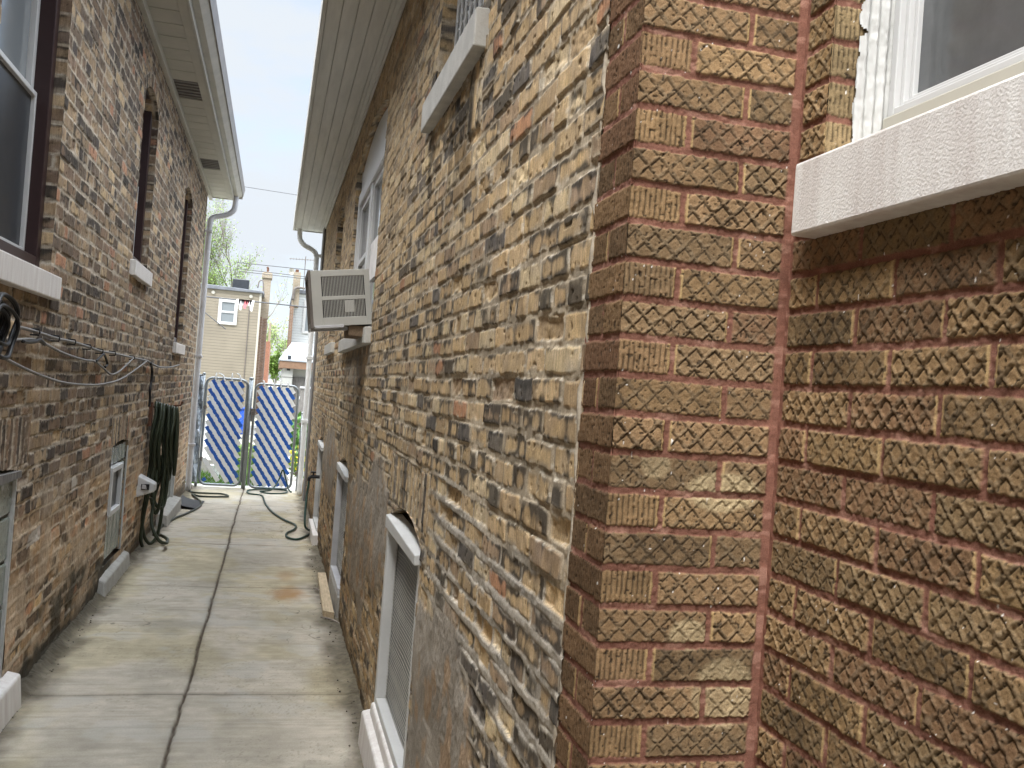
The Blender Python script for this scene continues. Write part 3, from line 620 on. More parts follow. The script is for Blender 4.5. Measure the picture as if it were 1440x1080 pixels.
# windows of the common brick wall
a, b, z, s, r = OR[0]; W = bpy.data.objects.new('window', None); C.objects.link(W); put(W, RH)
m = MB(); frame_x(m, XR+.06, XR+.1, a, b, z, s+r, .05); m.build('frame', M['vinyl'], W, bevel=.003)
m = MB(); m.box((XR+.09, a+.04, z+.03), (XR+.1, b-.04, s+r)); m.build('pane', M['glass_l'], W)
m = MB()                                              # scrolled white grille in front of the pane
for k in range(9):
    y = a+.08+k*(b-a-.16)/8; m.tube([(XR+.055, y, z+.03), (XR+.055, y, s+.05)], .006, 6)
for k in range(8):
    zc = z+.1+k*.115
    for q in range(8):
        yc = a+.08+(q+.5)*(b-a-.16)/8
        m.tube([(XR+.055, yc+.045*cos(t)*(1-.1*t/6), zc+.045*sin(t)*(1-.1*t/6)) for t in np.linspace(0, 6.6, 14)], .005, 5)
for zc in (z+.05, z+.5, z+.85): m.box((XR+.048, a+.05, zc), (XR+.062, b-.05, zc+.014))
m.build('grille', M['vinyl'], W)
m = MB(); m.hexa([(.533, 2.955, 1.1), (.7, 2.955, 1.1), (.7, 4.075, 1.1), (.533, 4.075, 1.1), (.533, 2.955, 1.225), (.7, 2.955, 1.236), (.7, 4.075, 1.236), (.533, 4.075, 1.225)]); m.build('sill', M['sillg'], W, bevel=.005)
a, b, z, s, r = OR[1]; W = bpy.data.objects.new('window', None); C.objects.link(W); put(W, RH)
uc, vc, R, ha = seg_arch(a, b, s, r); X = XR+.045
m = MB(); frame_x(m, X-.02, X+.05, a+.004, b-.06, z, 1.63, .1, .08); m.box((X-.008, 7.19, z), (X+.05, 7.36, 1.62)); 
pts = [(a+.004, 1.63)]+[(uc+(R-.015)*sin(t), vc+(R-.015)*cos(t)) for t in np.linspace(-ha, ha, 13)]+[(b-.02, 1.63)]
m.prism(pts, 0, X, X+.04); m.build('frame', M['vinyl'], W, bevel=.004)
for (y0, y1) in ((a+.1, 7.19), (7.36, b-.16)):
    m = MB(); frame_x(m, X+.005, X+.04, y0, y1, z+.08, 1.53, .05); m.box((X+.005, y0+.05, 1.0), (X+.04, y1-.05, 1.04)); m.build('sash', M['vinyl'], W, bevel=.003)
    m = MB(); m.box((X+.025, y0+.04, z+.1), (X+.03, y1-.04, 1.5)); m.build('pane', M['glass'], W)
m = MB(); m.box((X-.006, a+.1, .74), (X+.02, 6.95, 1.02)); m.build('filler_panel', M['whitec'], W)
m = MB(); m.tube([(X+.02, b-.05+.008*(random.random()-.5), q) for q in np.arange(.4, 1.85, .03)], [.02+.012*random.random() for q in np.arange(.4, 1.85, .03)], 7); m.build('caulk_bead', M['caulk'], W, smooth=True)
m = MB(); m.hexa([(.53, 6.0, .255), (.7, 6.0, .255), (.7, 8.47, .255), (.53, 8.47, .255), (.53, 6.0, .36), (.7, 6.0, .372), (.7, 8.47, .372), (.53, 8.47, .36)]); m.build('sill', M['sillg'], W, bevel=.006)
a, b, z, s, r = OR[2]; W = bpy.data.objects.new('window', None); C.objects.link(W); put(W, RH)
m = MB(); frame_x(m, XR+.06, XR+.11, a, b-.03, z, s+.1, .07); m.build('frame', M['vinyl'], W, bevel=.004)
m = MB(); m.box((XR+.085, a+.05, z+.05), (XR+.09, b-.08, s+.05)); m.build('pane', M['glass'], W)
m = MB(); m.box((.535, 9.8, z-.11), (.7, 11.02, z)); m.build('sill', M['sillg'], W, bevel=.006)
for i, (a, b, z, s, r) in enumerate(BR):
    W = bpy.data.objects.new('basement_window', None); C.objects.link(W); put(W, RH)
    zt = s-.005; X = XR-.012; fd = .05
    m = MB(); sw = .05 if i != 1 else .03; m.box((X, b-sw, z+.02), (X+.05, b-.003, zt-.05)); m.box((X+.012, a+.003, z+.02), (X+.06, a+.045, zt-.05)); m.box((X, a+.05, z+.02), (X+.06, b-.06, z+.07)); m.build('frame', M['white'] if i != 1 else M['galv'], W, bevel=.004)
    m = MB(); m.hexa([(X-.012, a-.008, zt-.05), (X+.06, a-.008, zt-.05), (X+.06, b+.004, zt-.05), (X-.01, b+.004, zt-.05), (X-.012, a-.008, zt-.012), (X+.06, a-.008, zt), (X+.06, b+.004, zt+.022), (X-.01, b+.004, zt+.008)]); m.build('head_board', M['white'], W, bevel=.004)
    m = MB(); m.box((X+.05, a+.02, z+.03), (X+.055, b-.02, zt-.02)); m.build('pane', M['vent'], W)
    m = MB(); n = 44
    for k in range(n):
        zz = z+.08+(zt-.14-z-.08)*k/(n-1); amp = .008*sin(k*.33+i)
        m.tube([(X+.043+.002*sin(k), a+.05+(b-.11-a)*t, zz+amp*sin(pi*t)+.004*sin(t*9+k*.2)) for t in np.linspace(0, 1, 7)], .0014, 4)
    m.build('louvre', M['gutter_l'], W)
    m = MB()
    if i == 0: m.hexa([(.505, 3.2, -1.8), (.6, 3.2, -1.8), (.6, 4.46, -1.8), (.505, 4.46, -1.8), (.515, 3.2, -1.535), (.6, 3.2, -1.515), (.6, 4.44, -1.5), (.515, 4.44, -1.52)]); m.hexa([(.545, 3.3, -1.53), (.575, 3.3, -1.53), (.575, 4.4, -1.53), (.545, 4.4, -1.53), (.55, 3.3, -1.475), (.575, 3.3, -1.47), (.575, 4.39, -1.46), (.55, 4.39, -1.465)])
    elif i == 1: m.box((.56, a, -1.8), (.62, b, z+.02))
    else: m.box((.52, 10.1, -1.85), (.62, 11.3, z+.03))
    m.build('sill', M['sillw'] if i != 1 else M['curb'], W, bevel=.008)
# eave, corner board, downspout
E_ = bpy.data.objects.new('eave', None); C.objects.link(E_); put(E_, RH)
zs, YE = 2.25, 14.7; xs = [.14, .232, .322, .41, .5, .577]
m = MB()
for k, (x0, x1) in enumerate(zip(xs[:-1], xs[1:])):
    cut = 9.0+1.7*k % 4; m.box((x0+.0012, 1.76, zs-.002*(k % 2)), (x1-.0012, cut, zs+.02)); m.box((x0+.0012, cut+.003, zs+.001*(k % 3)), (x1-.0012, YE, zs+.02))
m.build('soffit', M['grey_t'], E_, bevel=.003)
m = MB(); m.box((.13, 1.76, zs+.021), (.59, YE-.01, zs+.03)); m.build('soffit_backing', M['beige_d'], E_)
m = MB(); m.box((.525, 1.76, zs-.018), (.56, YE-.6, zs-.003)); m.box((.555, 1.76, zs-.05), (.572, YE-.65, zs-.003)); m.build('trim', M['grey_t'], E_, bevel=.004)
m = MB(); m.box((.112, 1.76, zs-.016), (.139, YE+.02, zs+.17)); m.box((.112, YE, zs-.016), (.9, YE+.02, zs+.17)); m.build('fascia', M['grey_t'], E_, bevel=.004)
m = MB(); m.prism([(.113, zs+.171), (.2, zs+.22), (3.8, zs+2.0), (7.2, zs+.2), (7.2, zs+.031), (.14, zs+.031)], 1, 1.76, YE+.01)
m.prism([(.6, 3.2), (7.2, 3.2), (3.8, 5.2)], 1, -5, 1.76); m.build('roof', M['bg_roof'], RH)
m = MB(); m.box((.548, 14.0, -1.85), (.62, 14.5, zs-.002)); m.build('corner_board', M['gwood'], RH, bevel=.004)
m = MB(); m.box((.56, 14.5, zs-.9), (.66, 14.66, zs-.002)); m.build('corner_panel', M['galv'], RH)
m = MB(); Yd = 14.62
m.tube([(.215, Yd, zs+.01), (.215, Yd, zs-.07), (.23, Yd, zs-.16), (.3, Yd, zs-.235), (.42, Yd, zs-.29), (.478, Yd, zs-.36), (.49, Yd, zs-.5), (.5, Yd, .5), (.505, Yd, -.4), (.505, Yd, -1.3), (.5, Yd, -1.74)], .04, 10, smooth=4)
D = m.build('downspout', M['dsw'], RH, smooth=True)
for zz in (1.85, .3, -.66):
    m = MB(); m.box((.45, Yd-.05, zz), (.57, Yd+.05, zz+.05)); m.build('strap', M['dsw'], D, bevel=.004)
# ================================================================== GROUND
gzv = lambda Y: -1.68-.01*(np.maximum(Y, 0)-5.0)
JY = [2.55, 5.17, 7.9, 10.0, 11.75, 13.3]
rust = [(hZ(406, 836, -1.71), .16, .055, .75), (hZ(402, 811, -1.71), .1, .05, .35)]
dark = [(hZ(238, 880, -1.7), .28, .05, .45), (hZ(195, 855, -1.7), .5, .2, .22), (hZ(420, 870, -1.7), .35, .35, .25), (hZ(300, 1040, -1.68), .5, .4, .15), (hZ(250, 930, -1.68), .35, .5, .2), (hZ(395, 905, -1.68), .2, .3, .2), (hZ(380, 780, -1.7), .5, .4, .18), (hZ(300, 800, -1.7), .5, .5, .15)]
def fG(u, v):
    ck = np.abs(fbm(u*2.1+11, v*1.7, 750, 4)-.5); ckm = sm(.004, .001, ck)*sm(.52, .6, fbm(u*1.1, v*1.1, 751)); h = -.002*ckm+.004*(fbm(u*2.5, v*2.5, 701)-.5)+.0012*(vn(u*14, v*170, 702)-.5)+.0012*(fbm(u*60, v*60, 703)-.5)
    ti = np.zeros_like(u)
    st = fbm(u*2.2, v*38, 704, 4); f1 = fbm(u*1.6, v*1.6, 705, 5); f2 = fbm(u*14, v*20, 706, 4)
    col = np.array((.48, .435, .36))*np.ones(u.shape+(3,))*(.58+.22*st+.34*f2+.36*f1)[..., None]
    col = col*(1-.5*ckm)[..., None]; ol = sm(.42, .64, fbm(u*1.9+3, v*1.3, 707, 4)); col = mixc(col, col*np.array((.94, .91, .77)), ol*.9)
    pat = sm(.5, .66, fbm(u*2.8, v*2.0, 741, 5)); col = mixc(col, col*np.array((.76, .76, .74)), pat*.55)
    lt = sm(.6, .72, fbm(u*3.5+7, v*3, 708, 4)); col = mixc(col, np.array((.5, .48, .43))*np.ones_like(col), lt*.5)
    streak = sm(.62, .78, vn(u*1.3, v*26, 742)*.7+.3*vn(u*5, v*60, 743)); col = col*(1-.1*streak)[..., None]
    for p, ru, rv, a in rust:
        w = sm(1.2, .2, np.hypot((u-p[0])/ru, (v-p[1])/(rv*6))+.6*(fbm(u*12, v*8, 709)-.5)); col = mixc(col, np.array((.36, .19, .07))*np.ones_like(col), w*a)
    for p, ru, rv, a in dark:
        w = sm(1.2, .3, np.hypot((u-p[0])/ru, (v-p[1])/(rv*4 if rv < .1 else rv*1.5))+1.1*(fbm(u*6, v*5, 710)-.5)); col = mixc(col, np.array((.17, .165, .12))*np.ones_like(col), w*a)
    cx = -.322+.02*(fbm(v*1.1, v*0, 711)-.5)+.012*(fbm(v*7, v*0, 712)-.5)
    g = np.abs(u-cx); wd = .0045+.0055*fbm(v*3, v*0+5, 713)
    m = sm(wd+.004, wd-.002, g); h = h-m*.016; col = mixc(col, np.array((.085, .06, .042))*np.ones_like(col)*(.6+.9*vn(v*60, u*60, 714))[..., None], m*.9)
    halo = sm(.05, .0, g)*.35*fbm(v*5, u*9, 716); col = col*(1-halo)[..., None]
    for i, jy in enumerate(JY):
        c = jy+.012*(fbm(u*3, u*0+i, 715)-.5)*2; g = np.abs(v-c); m = sm(.0105, .004, g); h = h-m*.012
        col = mixc(col, np.array((.07, .06, .045))*np.ones_like(col), m*.85); col = col*(1-.25*sm(.06, .01, g)*fbm(u*9, v*9, 717))[..., None]
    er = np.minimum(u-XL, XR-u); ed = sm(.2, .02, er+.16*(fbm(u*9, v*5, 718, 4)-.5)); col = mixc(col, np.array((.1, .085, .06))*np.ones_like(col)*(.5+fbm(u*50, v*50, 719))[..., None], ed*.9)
    fl = sm(.075, .0, u-XL+.05*(fbm(v*5, u*5, 752, 3)-.5))*(.25+.75*sm(3.2, .6, np.abs(v-6.3))); h = h+fl*(.015+.03*fbm(u*22, v*22, 753, 4)); col = mixc(col, np.array((.075, .066, .05))*np.ones_like(col)*(.4+1.2*fbm(u*60, v*60, 754))[..., None], fl*.85)
    dz = sm(.07, 0., er+.05*(fbm(u*9, v*9, 720)-.5)); h = h+dz*.02*fbm(u*30, v*30, 721)
    pk = sm(.8, .86, vn(u*120, v*70, 722))*sm(.5, .7, fbm(u*3, v*3, 723)); col = mixc(col, np.array((.09, .08, .06))*np.ones_like(col), pk*.25)
    return h, col
G = Grid()
plG = lambda u, v, h: np.stack([u, v, gzv(v)+h], -1)
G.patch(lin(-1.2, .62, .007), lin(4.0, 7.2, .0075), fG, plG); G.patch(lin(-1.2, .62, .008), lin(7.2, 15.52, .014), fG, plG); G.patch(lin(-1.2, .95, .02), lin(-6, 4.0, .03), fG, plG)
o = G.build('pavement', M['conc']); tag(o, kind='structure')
m = MB(); q = 600
m.add([(-q, -q, -1.95), (q, -q, -1.95), (q, 15.3, -1.95), (-q, 15.3, -1.95), (-q, 15.5, -1.83), (q, 15.5, -1.83), (q, q, -1.83), (-q, q, -1.83)], [(0, 1, 2, 3), (3, 2, 5, 4), (4, 5, 6, 7)])
tag(m.build('ground', M['yard']), kind='structure')
m = MB(); m.box((.0, 15.52, -1.828), (1.6, 27, -1.80)); m.box((-1.6, 15.52, -1.828), (-.0, 15.95, -1.8)); tag(m.build('yard_path', M['path']), kind='structure')
m = MB(); m.box((-40, 30, -1.828), (40, 35.5, -1.815)); tag(m.build('alley', M['asphalt']), kind='structure')
# loose soil and grit along the foot of the left wall
m = MB(); rr = R0.random((3300, 4))
for a_, b_, c_, d_ in rr[:800]:
    y = 4.6+b_**1.2*8.5; lum = max(0, 1-abs(y-6.2)/3.4); x = XL+.002+a_*a_*(.04+.06*lum); s_ = .001+.0032*c_*c_; z = gz(y)+.004+max(0, (1-a_*1.2))*.05*lum*d_*(a_ < .35)
    m.box((-s_, -s_, -s_), (s_, s_*1.3, s_*.7), [[cos(6*d_), -sin(6*d_), 0], [sin(6*d_), cos(6*d_), .3*a_], [.2, 0, 1]], (x, y, z))
for a_, b_, c_, d_ in rr[3000:]:
    y = 4.4+b_*9; x = XR-.004-a_*a_*.12; s_ = .0015+.003*c_*c_
    m.box((-s_, -s_, -s_), (s_, s_*1.5, s_*.6), [[cos(6*d_), -sin(6*d_), 0], [sin(6*d_), cos(6*d_), 0], [0, 0, 1]], (x, y, gz(y)+.005))
ys_ = np.arange(4.5, 13.5, .06)
for i in range(len(ys_)-1):
    pass
tag(m.build('loose_soil', M['dirt']), kind='stuff')
for k, (x, y, l) in enumerate(((466, 875, .14), (448, 833, .07))):
    p = hZ(x, y, -1.7); m = MB(); m.tube([(p[0]-l*.5, p[1]+.1, p[2]+.012), (p[0], p[1], p[2]+.02), (p[0]+l*.5, p[1]-.12, p[2]+.01)], .006, 6, smooth=3)
    tag(m.build('twig', M['bark']), ['long dark twig lying near the wooden plank at the right wall', 'short dark twig lying behind the wooden plank at the right wall'][k], 'twig', 'twigs on the walk')
# plank by the right wall, block by the far downspout
m = MB(); m.hexa([(.475, 6.95, -1.7), (.545, 6.85, -1.7), (.565, 8.35, -1.72), (.5, 8.4, -1.72), (.47, 6.95, -1.655), (.545, 6.85, -1.645), (.565, 8.35, -1.66), (.5, 8.4, -1.67)])
tag(m.build('wooden_plank', M['plank'], bevel=.004), 'pale wooden plank lying on the concrete against the right wall', 'plank')
m = MB(); p = hY(434, 690, 14.9); m.box((.5, 14.75, -1.79), (.57, 14.95, -1.53)); tag(m.build('wooden_block', M['plank'], bevel=.005), 'short wooden post stub on the ground below the white downspout', 'post')

# ================================================================== AIR CONDITIONER
T = thing('air_conditioner', 'beige window air conditioner jutting out of the right house above the walk', 'air conditioner', (.4, 6.4, .53))
rot = np.array([[cos(.14), 0, -sin(.14)], [0, 1, 0], [sin(.14), 0, cos(.14)]])       # outer end droops
o0 = np.array((.585, 6.1, .385)); Wd, Dp, Hh = .372, .5, .355                               # local x: outwards is negative
def acb(m, a, b): m.box(a, b, rot, o0)
m = MB()
acb(m, (-Wd, .012, Hh-.012), (0, Dp, Hh)); acb(m, (-Wd, .012, 0), (0, Dp, .012)); acb(m, (-Wd, Dp-.012, .012), (0, Dp, Hh-.012))
m.build('case', M['ac'], T, bevel=.006)
m = MB(); vx0, vx1 = -.305, -.035
acb(m, (-Wd, 0, 0), (vx0, .012, Hh)); acb(m, (vx1, 0, 0), (0, .012, Hh)); acb(m, (vx0, 0, 0), (vx1, .012, .055)); acb(m, (vx0, 0, .165), (vx1, .012, .19)); acb(m, (vx0, 0, .315), (vx1, .012, Hh))
n = 29
for k in range(1, n):
    x = vx0+(vx1-vx0)*k/n
    for z0, z1 in ((.055, .165), (.19, .315)): acb(m, (x-.0022, .001, z0), (x+.0022, .011, z1))
acb(m, (-.165, .002, .085), (-.105, .011, .16))
m.build('side_grille', M['ac'], T, bevel=.0015, seg=1)
m = MB(); acb(m, (-Wd+.02, .03, .015), (-.01, Dp-.03, Hh-.015)); m.build('coil', M['acd'], T)
m = MB(); frame = [(-Wd-.012, 0, 0, .04), (-Wd-.012, Dp-.03, 0, .03)]
acb(m, (-Wd-.014, -.004, -.012), (-Wd+.004, .03, Hh+.004)); acb(m, (-Wd-.014, Dp-.03, -.012), (-Wd+.004, Dp+.004, Hh+.004)); acb(m, (-Wd-.014, .03, -.012), (-Wd+.004, Dp-.03, .03)); acb(m, (-Wd-.014, .03, Hh-.03), (-Wd+.004, Dp-.03, Hh+.004))
for k in range(16): acb(m, (-Wd-.004, .04+k*.036, .03), (-Wd+.002, .05+k*.036, Hh-.03))
m.build('rear_grille', M['gutter'], T, bevel=.003)
m = MB(); acb(m, (-Wd+.01, -.012, -.012), (-.18, .06, .006)); acb(m, (-Wd-.02, .1, -.024), (-.05, .16, -.006)); m.build('support_rail', M['galv'], T, bevel=.002)
m = MB(); m.box((.44, 6.12, .30), (.56, 6.55, .368)); tag(m.build('wooden_block', M['wood'], bevel=.004), 'brown wooden block wedged under the beige air conditioner on the stone sill', 'block')

# ================================================================== HOSES, VENT HOOD, CABLES
T = thing('hose_hanger', 'small rusty iron bracket on the left wall that carries the coiled hose', 'bracket', (XL, 9.75, -.45))
m = MB(); m.box((XL-.01, 9.62, -.56), (XL+.03, 9.7, -.33)); m.tube([(XL, 9.72, -.38), (XL+.12, 9.75, -.37), (XL+.27, 9.78, -.345), (XL+.285, 9.78, -.31)], .011, 6); m.build('bracket_arm', M['rust'], T)
p0 = lambda x, y, Y: tuple(hY(x, y, Y))
m = MB(); rnd = random.Random(3)
for k in range(9):                                   # hanging loops, each its own length
    xo = XL+.05+.024*k; yy = 9.75+rnd.uniform(-.05, .05); ln = [.62, .9, .75, .68, .82, .6, .7, .55, .63][k]; w = rnd.uniform(.05, .1); tw = rnd.uniform(-.03, .03)
    zt = -.335-.005*k
    m.tube([(xo, yy-.02, zt), (xo+.012, yy-w, zt-.12), (xo+tw, yy-w*1.5, zt-ln*.55), (xo+tw*.6+.01, yy-w*.6, zt-ln*.95), (xo+.02, yy+w*.6, zt-ln), (xo+.04-tw, yy+w*1.4, zt-ln*.6), (xo+.012, yy+w*.8, zt-.14)], .0165, 8, closed=True, smooth=6)
g = lambda x, y, dz=.017: tuple(hZ(x, y, gz(9.5))+np.array((0, 0, dz)))
P = p0
for pts in ([P(221, 600, 9.7), P(216, 660, 9.6), P(203, 720, 9.5), P(198, 755, 9.45), P(200, 768, 9.5)],
            [P(216, 620, 9.72), P(206, 690, 9.6), P(200, 738, 9.5), P(209, 764, 9.55), P(222, 750, 9.6), P(229, 700, 9.65), P(228, 640, 9.7)],
            [P(224, 640, 9.68), P(217, 700, 9.6), P(213, 735, 9.5), P(222, 758, 9.45), P(233, 764, 9.5), P(235, 758, 9.7), P(224, 752, 10.0), P(216, 752, 10.1)],
            [P(232, 600, 9.75), P(236, 660, 9.7), P(231, 708, 9.65), P(221, 712, 9.6), P(214, 690, 9.6), P(214, 640, 9.65)],
            [P(228, 600, 9.7), P(232, 650, 9.66), P(226, 700, 9.6), P(219, 722, 9.6), P(212, 700, 9.58)]):
    m.tube(pts, .0165, 8, smooth=8)
H1 = m.build('garden_hose', M['hose'], smooth=True); tag(H1, 'dark green hose hanging in thick loops on the left brick wall', 'hose', 'garden hoses')
m = MB(); gp = lambda x, y, Y0: tuple(hZ(x, y, gz(Y0)+.015))
m.tube([gp(219, 752, 10), gp(226, 741, 10.5), gp(247, 728, 11.2), gp(262, 722, 11.7), gp(278, 714, 12.3), gp(283, 707, 12.7), gp(276, 700, 13), gp(270, 694, 13.4), gp(279, 697.5, 13.2), gp(303, 698.5, 13.2), gp(321, 698, 13.3), gp(312, 694.5, 13.6), gp(290, 693.5, 13.6), gp(272, 692.5, 13.8), gp(267, 690, 14)], .014, 8, smooth=8)
tag(m.build('garden_hose', M['hose'], smooth=True), 'dark hose lying along the concrete near the left downspout in a flat loop', 'hose', 'garden hoses')
SP = hX(448, 681, .5)
m = MB(); sp = np.array((.475, 11.0, -1.13))
m.tube([sp, sp+(0, -.02, -.06), (.46, 10.9, -1.35), (.455, 10.6, -1.6), tuple(hZ(438, 748, gz(10.4)+.015)), tuple(hZ(420, 758, gz(10)+.015)), tuple(hZ(405, 756, gz(10)+.015)), tuple(hZ(403, 750, gz(10.2)+.015)), tuple(hZ(414, 744, gz(10.5)+.015)), tuple(hZ(415, 738, gz(10.8)+.015)), tuple(hZ(400, 731, gz(11.3)+.015)), tuple(hZ(383, 720, gz(12)+.015)), tuple(hZ(373, 708, gz(13)+.015)), tuple(hZ(368, 697, gz(13.5)+.015)), tuple(hZ(350, 694, gz(13.8)+.015)), tuple(hZ(350, 689.5, gz(14.3)+.015)), tuple(hZ(372, 687.5, gz(14.5)+.015)), tuple(hZ(400, 689, gz(14.4)+.015)), tuple(hZ(402, 693, gz(14.0)+.015)), tuple(hZ(380, 694, gz(13.9)+.015)), tuple(hZ(366, 691, gz(14)+.015)), (.1, 14.9, -1.72), (.2, 15.25, -1.6), (.25, 15.3, -1.45), (.31, 15.28, -1.6), (.36, 15.2, -1.74), (.4, 15.05, -1.76)], .0125, 8, smooth=8)
tag(m.build('garden_hose', M['hoseg'], smooth=True), 'green hose running from the right wall tap along the walk to the gate', 'hose', 'garden hoses')
T = thing('water_tap', 'small black tap on the right wall with the green hose screwed on', 'tap', (XR, 11.0, -1.1))
m = MB(); m.tube([(XR+.02, 11, -1.1), (.5, 11, -1.1), (.475, 11, -1.12), (.475, 11, -1.15)], .02, 8); m.build('spout', M['black'], T); m = MB(); m.tube([(.52, 11, -1.1), (.52, 11, -1.05)], .012, 6); m.box((.49, 10.97, -1.055), (.55, 11.03, -1.04)); m.build('handle', M['black'], T, bevel=.004)
# splash boot at the foot of the left downspout
m = MB(); Yb = 12.9
rows = []
for i in range(7):
    t = i/6; x = XL+.06+.27*t
    for j in range(9):
        s_ = j/8; y = 12.6+.8*s_; rim = .025*(abs(s_-.5)*2)**2.5*(1-t*.6)+.05*(1-t)**3
        rows.append((x+.05*(s_-.5)*t, y, gz(y)+.012+rim))
m.add(rows+[(a, b, c-.009) for a, b, c in rows], [(i*9+j, i*9+j+1, i*9+j+10, i*9+j+9) for i in range(6) for j in range(8)]+[(63+i*9+j, 63+i*9+j+9, 63+i*9+j+10, 63+i*9+j+1) for i in range(6) for j in range(8)])
tag(m.build('splash_guard', M['rubber'], smooth=True), 'black curled rubber splash sheet on the ground at the left downspout', 'splash guard')
# white vent hood
T = thing('vent_hood', 'white plastic vent hood sticking out of the left brick wall before the hose', 'vent hood', (XL, 9.25, -1.13))
a = hY(194, 671, 9.2); b = hY(216, 697, 9.2)
zt, zb = a[2], b[2]; x1 = b[0]; Yv = 9.2
m = MB(); m.hexa([(XL-.02, Yv-.01, zb-.03), (x1, Yv+.03, zb+.03), (x1, Yv+.2, zb+.03), (XL-.02, Yv+.24, zb-.03), (XL-.02, Yv-.01, zt+.02), (x1, Yv+.03, zt-.06), (x1, Yv+.2, zt-.06), (XL-.02, Yv+.24, zt+.02)]); m.build('hood', M['vinyl'], T, bevel=.012, seg=3)
m = MB(); m.box((XL+.035, Yv-.006, zb+.05), (XL+.105, Yv+.01, zt-.06)); m.build('opening', M['black'], T)
m = MB(); m.hexa([(XL+.04, Yv-.012, zb+.06), (XL+.085, Yv-.012, zb+.055), (XL+.085, Yv-.007, zb+.055), (XL+.04, Yv-.007, zb+.06), (XL+.045, Yv-.012, zb+.1), (XL+.075, Yv-.012, zb+.095), (XL+.075, Yv-.007, zb+.095), (XL+.045, Yv-.007, zb+.1)]); m.build('flap', M['galv'], T)
# cables on the left wall
wl = lambda x, y, off=.03: tuple(hX(x, y, XL+off))
def cable(pts, r, mt, label, off=.03, cat='cable', grp='cables along the left wall'):
    m = MB(); m.tube([wl(*p, off) for p in pts], r, 6, smooth=6); return tag(m.build('cable', mt, smooth=True), label, cat, grp)
cable([(20, 459), (35, 462), (52, 467), (80, 476), (103, 481), (125, 488), (142, 494), (160, 497), (187, 503), (206, 507), (213, 511), (225, 516), (240, 516), (252, 513)], .0085, M['cable'], 'upper grey cable clipped straight along the left brick wall')
cable([(10, 478), (25, 478), (45, 477), (62, 483), (90, 497), (118, 506), (133, 508), (145, 517), (155, 526), (165, 524), (176, 515), (187, 504)], .007, M['cable'], 'middle grey cable that dips below the clipped cable on the left wall', .035)
cable([(-30, 480), (0, 500), (30, 516), (60, 529), (90, 538), (120, 541), (145, 540), (170, 533), (190, 520), (206, 508)], .007, M['cable'], 'lowest grey cable hanging in one long shallow curve on the left wall', .05)
cable([(135, 508), (141, 502), (146, 498), (149, 504), (151, 512), (148, 516)], .008, M['black'], 'short black cable end curling above the middle cable on the left wall', .04)
cable([(32, 480), (40, 481), (50, 480), (56, 478), (63, 484)], .009, M['black'], 'short black cable joint taped beside the black coil on the left wall', .045)
cable([(212, 511), (214, 520), (213, 535), (211, 549), (211, 560), (210, 572)], .012, M['black'], 'black cable hanging straight down to the hose bracket', .04)
for k, (x, y) in enumerate(((52, 467), (80, 476), (103, 481), (125, 488), (142, 494), (160, 497), (187, 503))):
    p = wl(x, y, .03); m = MB(); m.tube([(XL-.004, p[1], p[2]+.015), (p[0]+.01, p[1], p[2]+.013), (p[0]+.013, p[1], p[2]), (p[0]+.01, p[1], p[2]-.013), (XL-.004, p[1], p[2]-.015)], .004, 5)
    tag(m.build('cable_clip', M['black']), 'small black clip holding the upper grey cable to the left wall', 'clip', 'clips along the upper grey cable')
m = MB(); rnd = random.Random(5)
cc = hX(-8, 458, XL+.06)
for k in range(9):
    rx, rz = rnd.uniform(.13, .19), rnd.uniform(.09, .13); tl = rnd.uniform(-.35, .1); ox, oz = rnd.uniform(-.03, .03), rnd.uniform(-.03, .03)
    m.tube([(XL+.03+.009*k+.008*sin(3*t), cc[1]+ox+rx*cos(t)+tl*.3*rz*sin(t), cc[2]+oz+rz*sin(t)) for t in np.linspace(0, 2*pi, 20)[:-1]], .008, 6, closed=True, smooth=2)
tag(m.build('cable_coil', M['black'], smooth=True), 'coil of black cable hung on the left wall below the near window sill', 'cable')

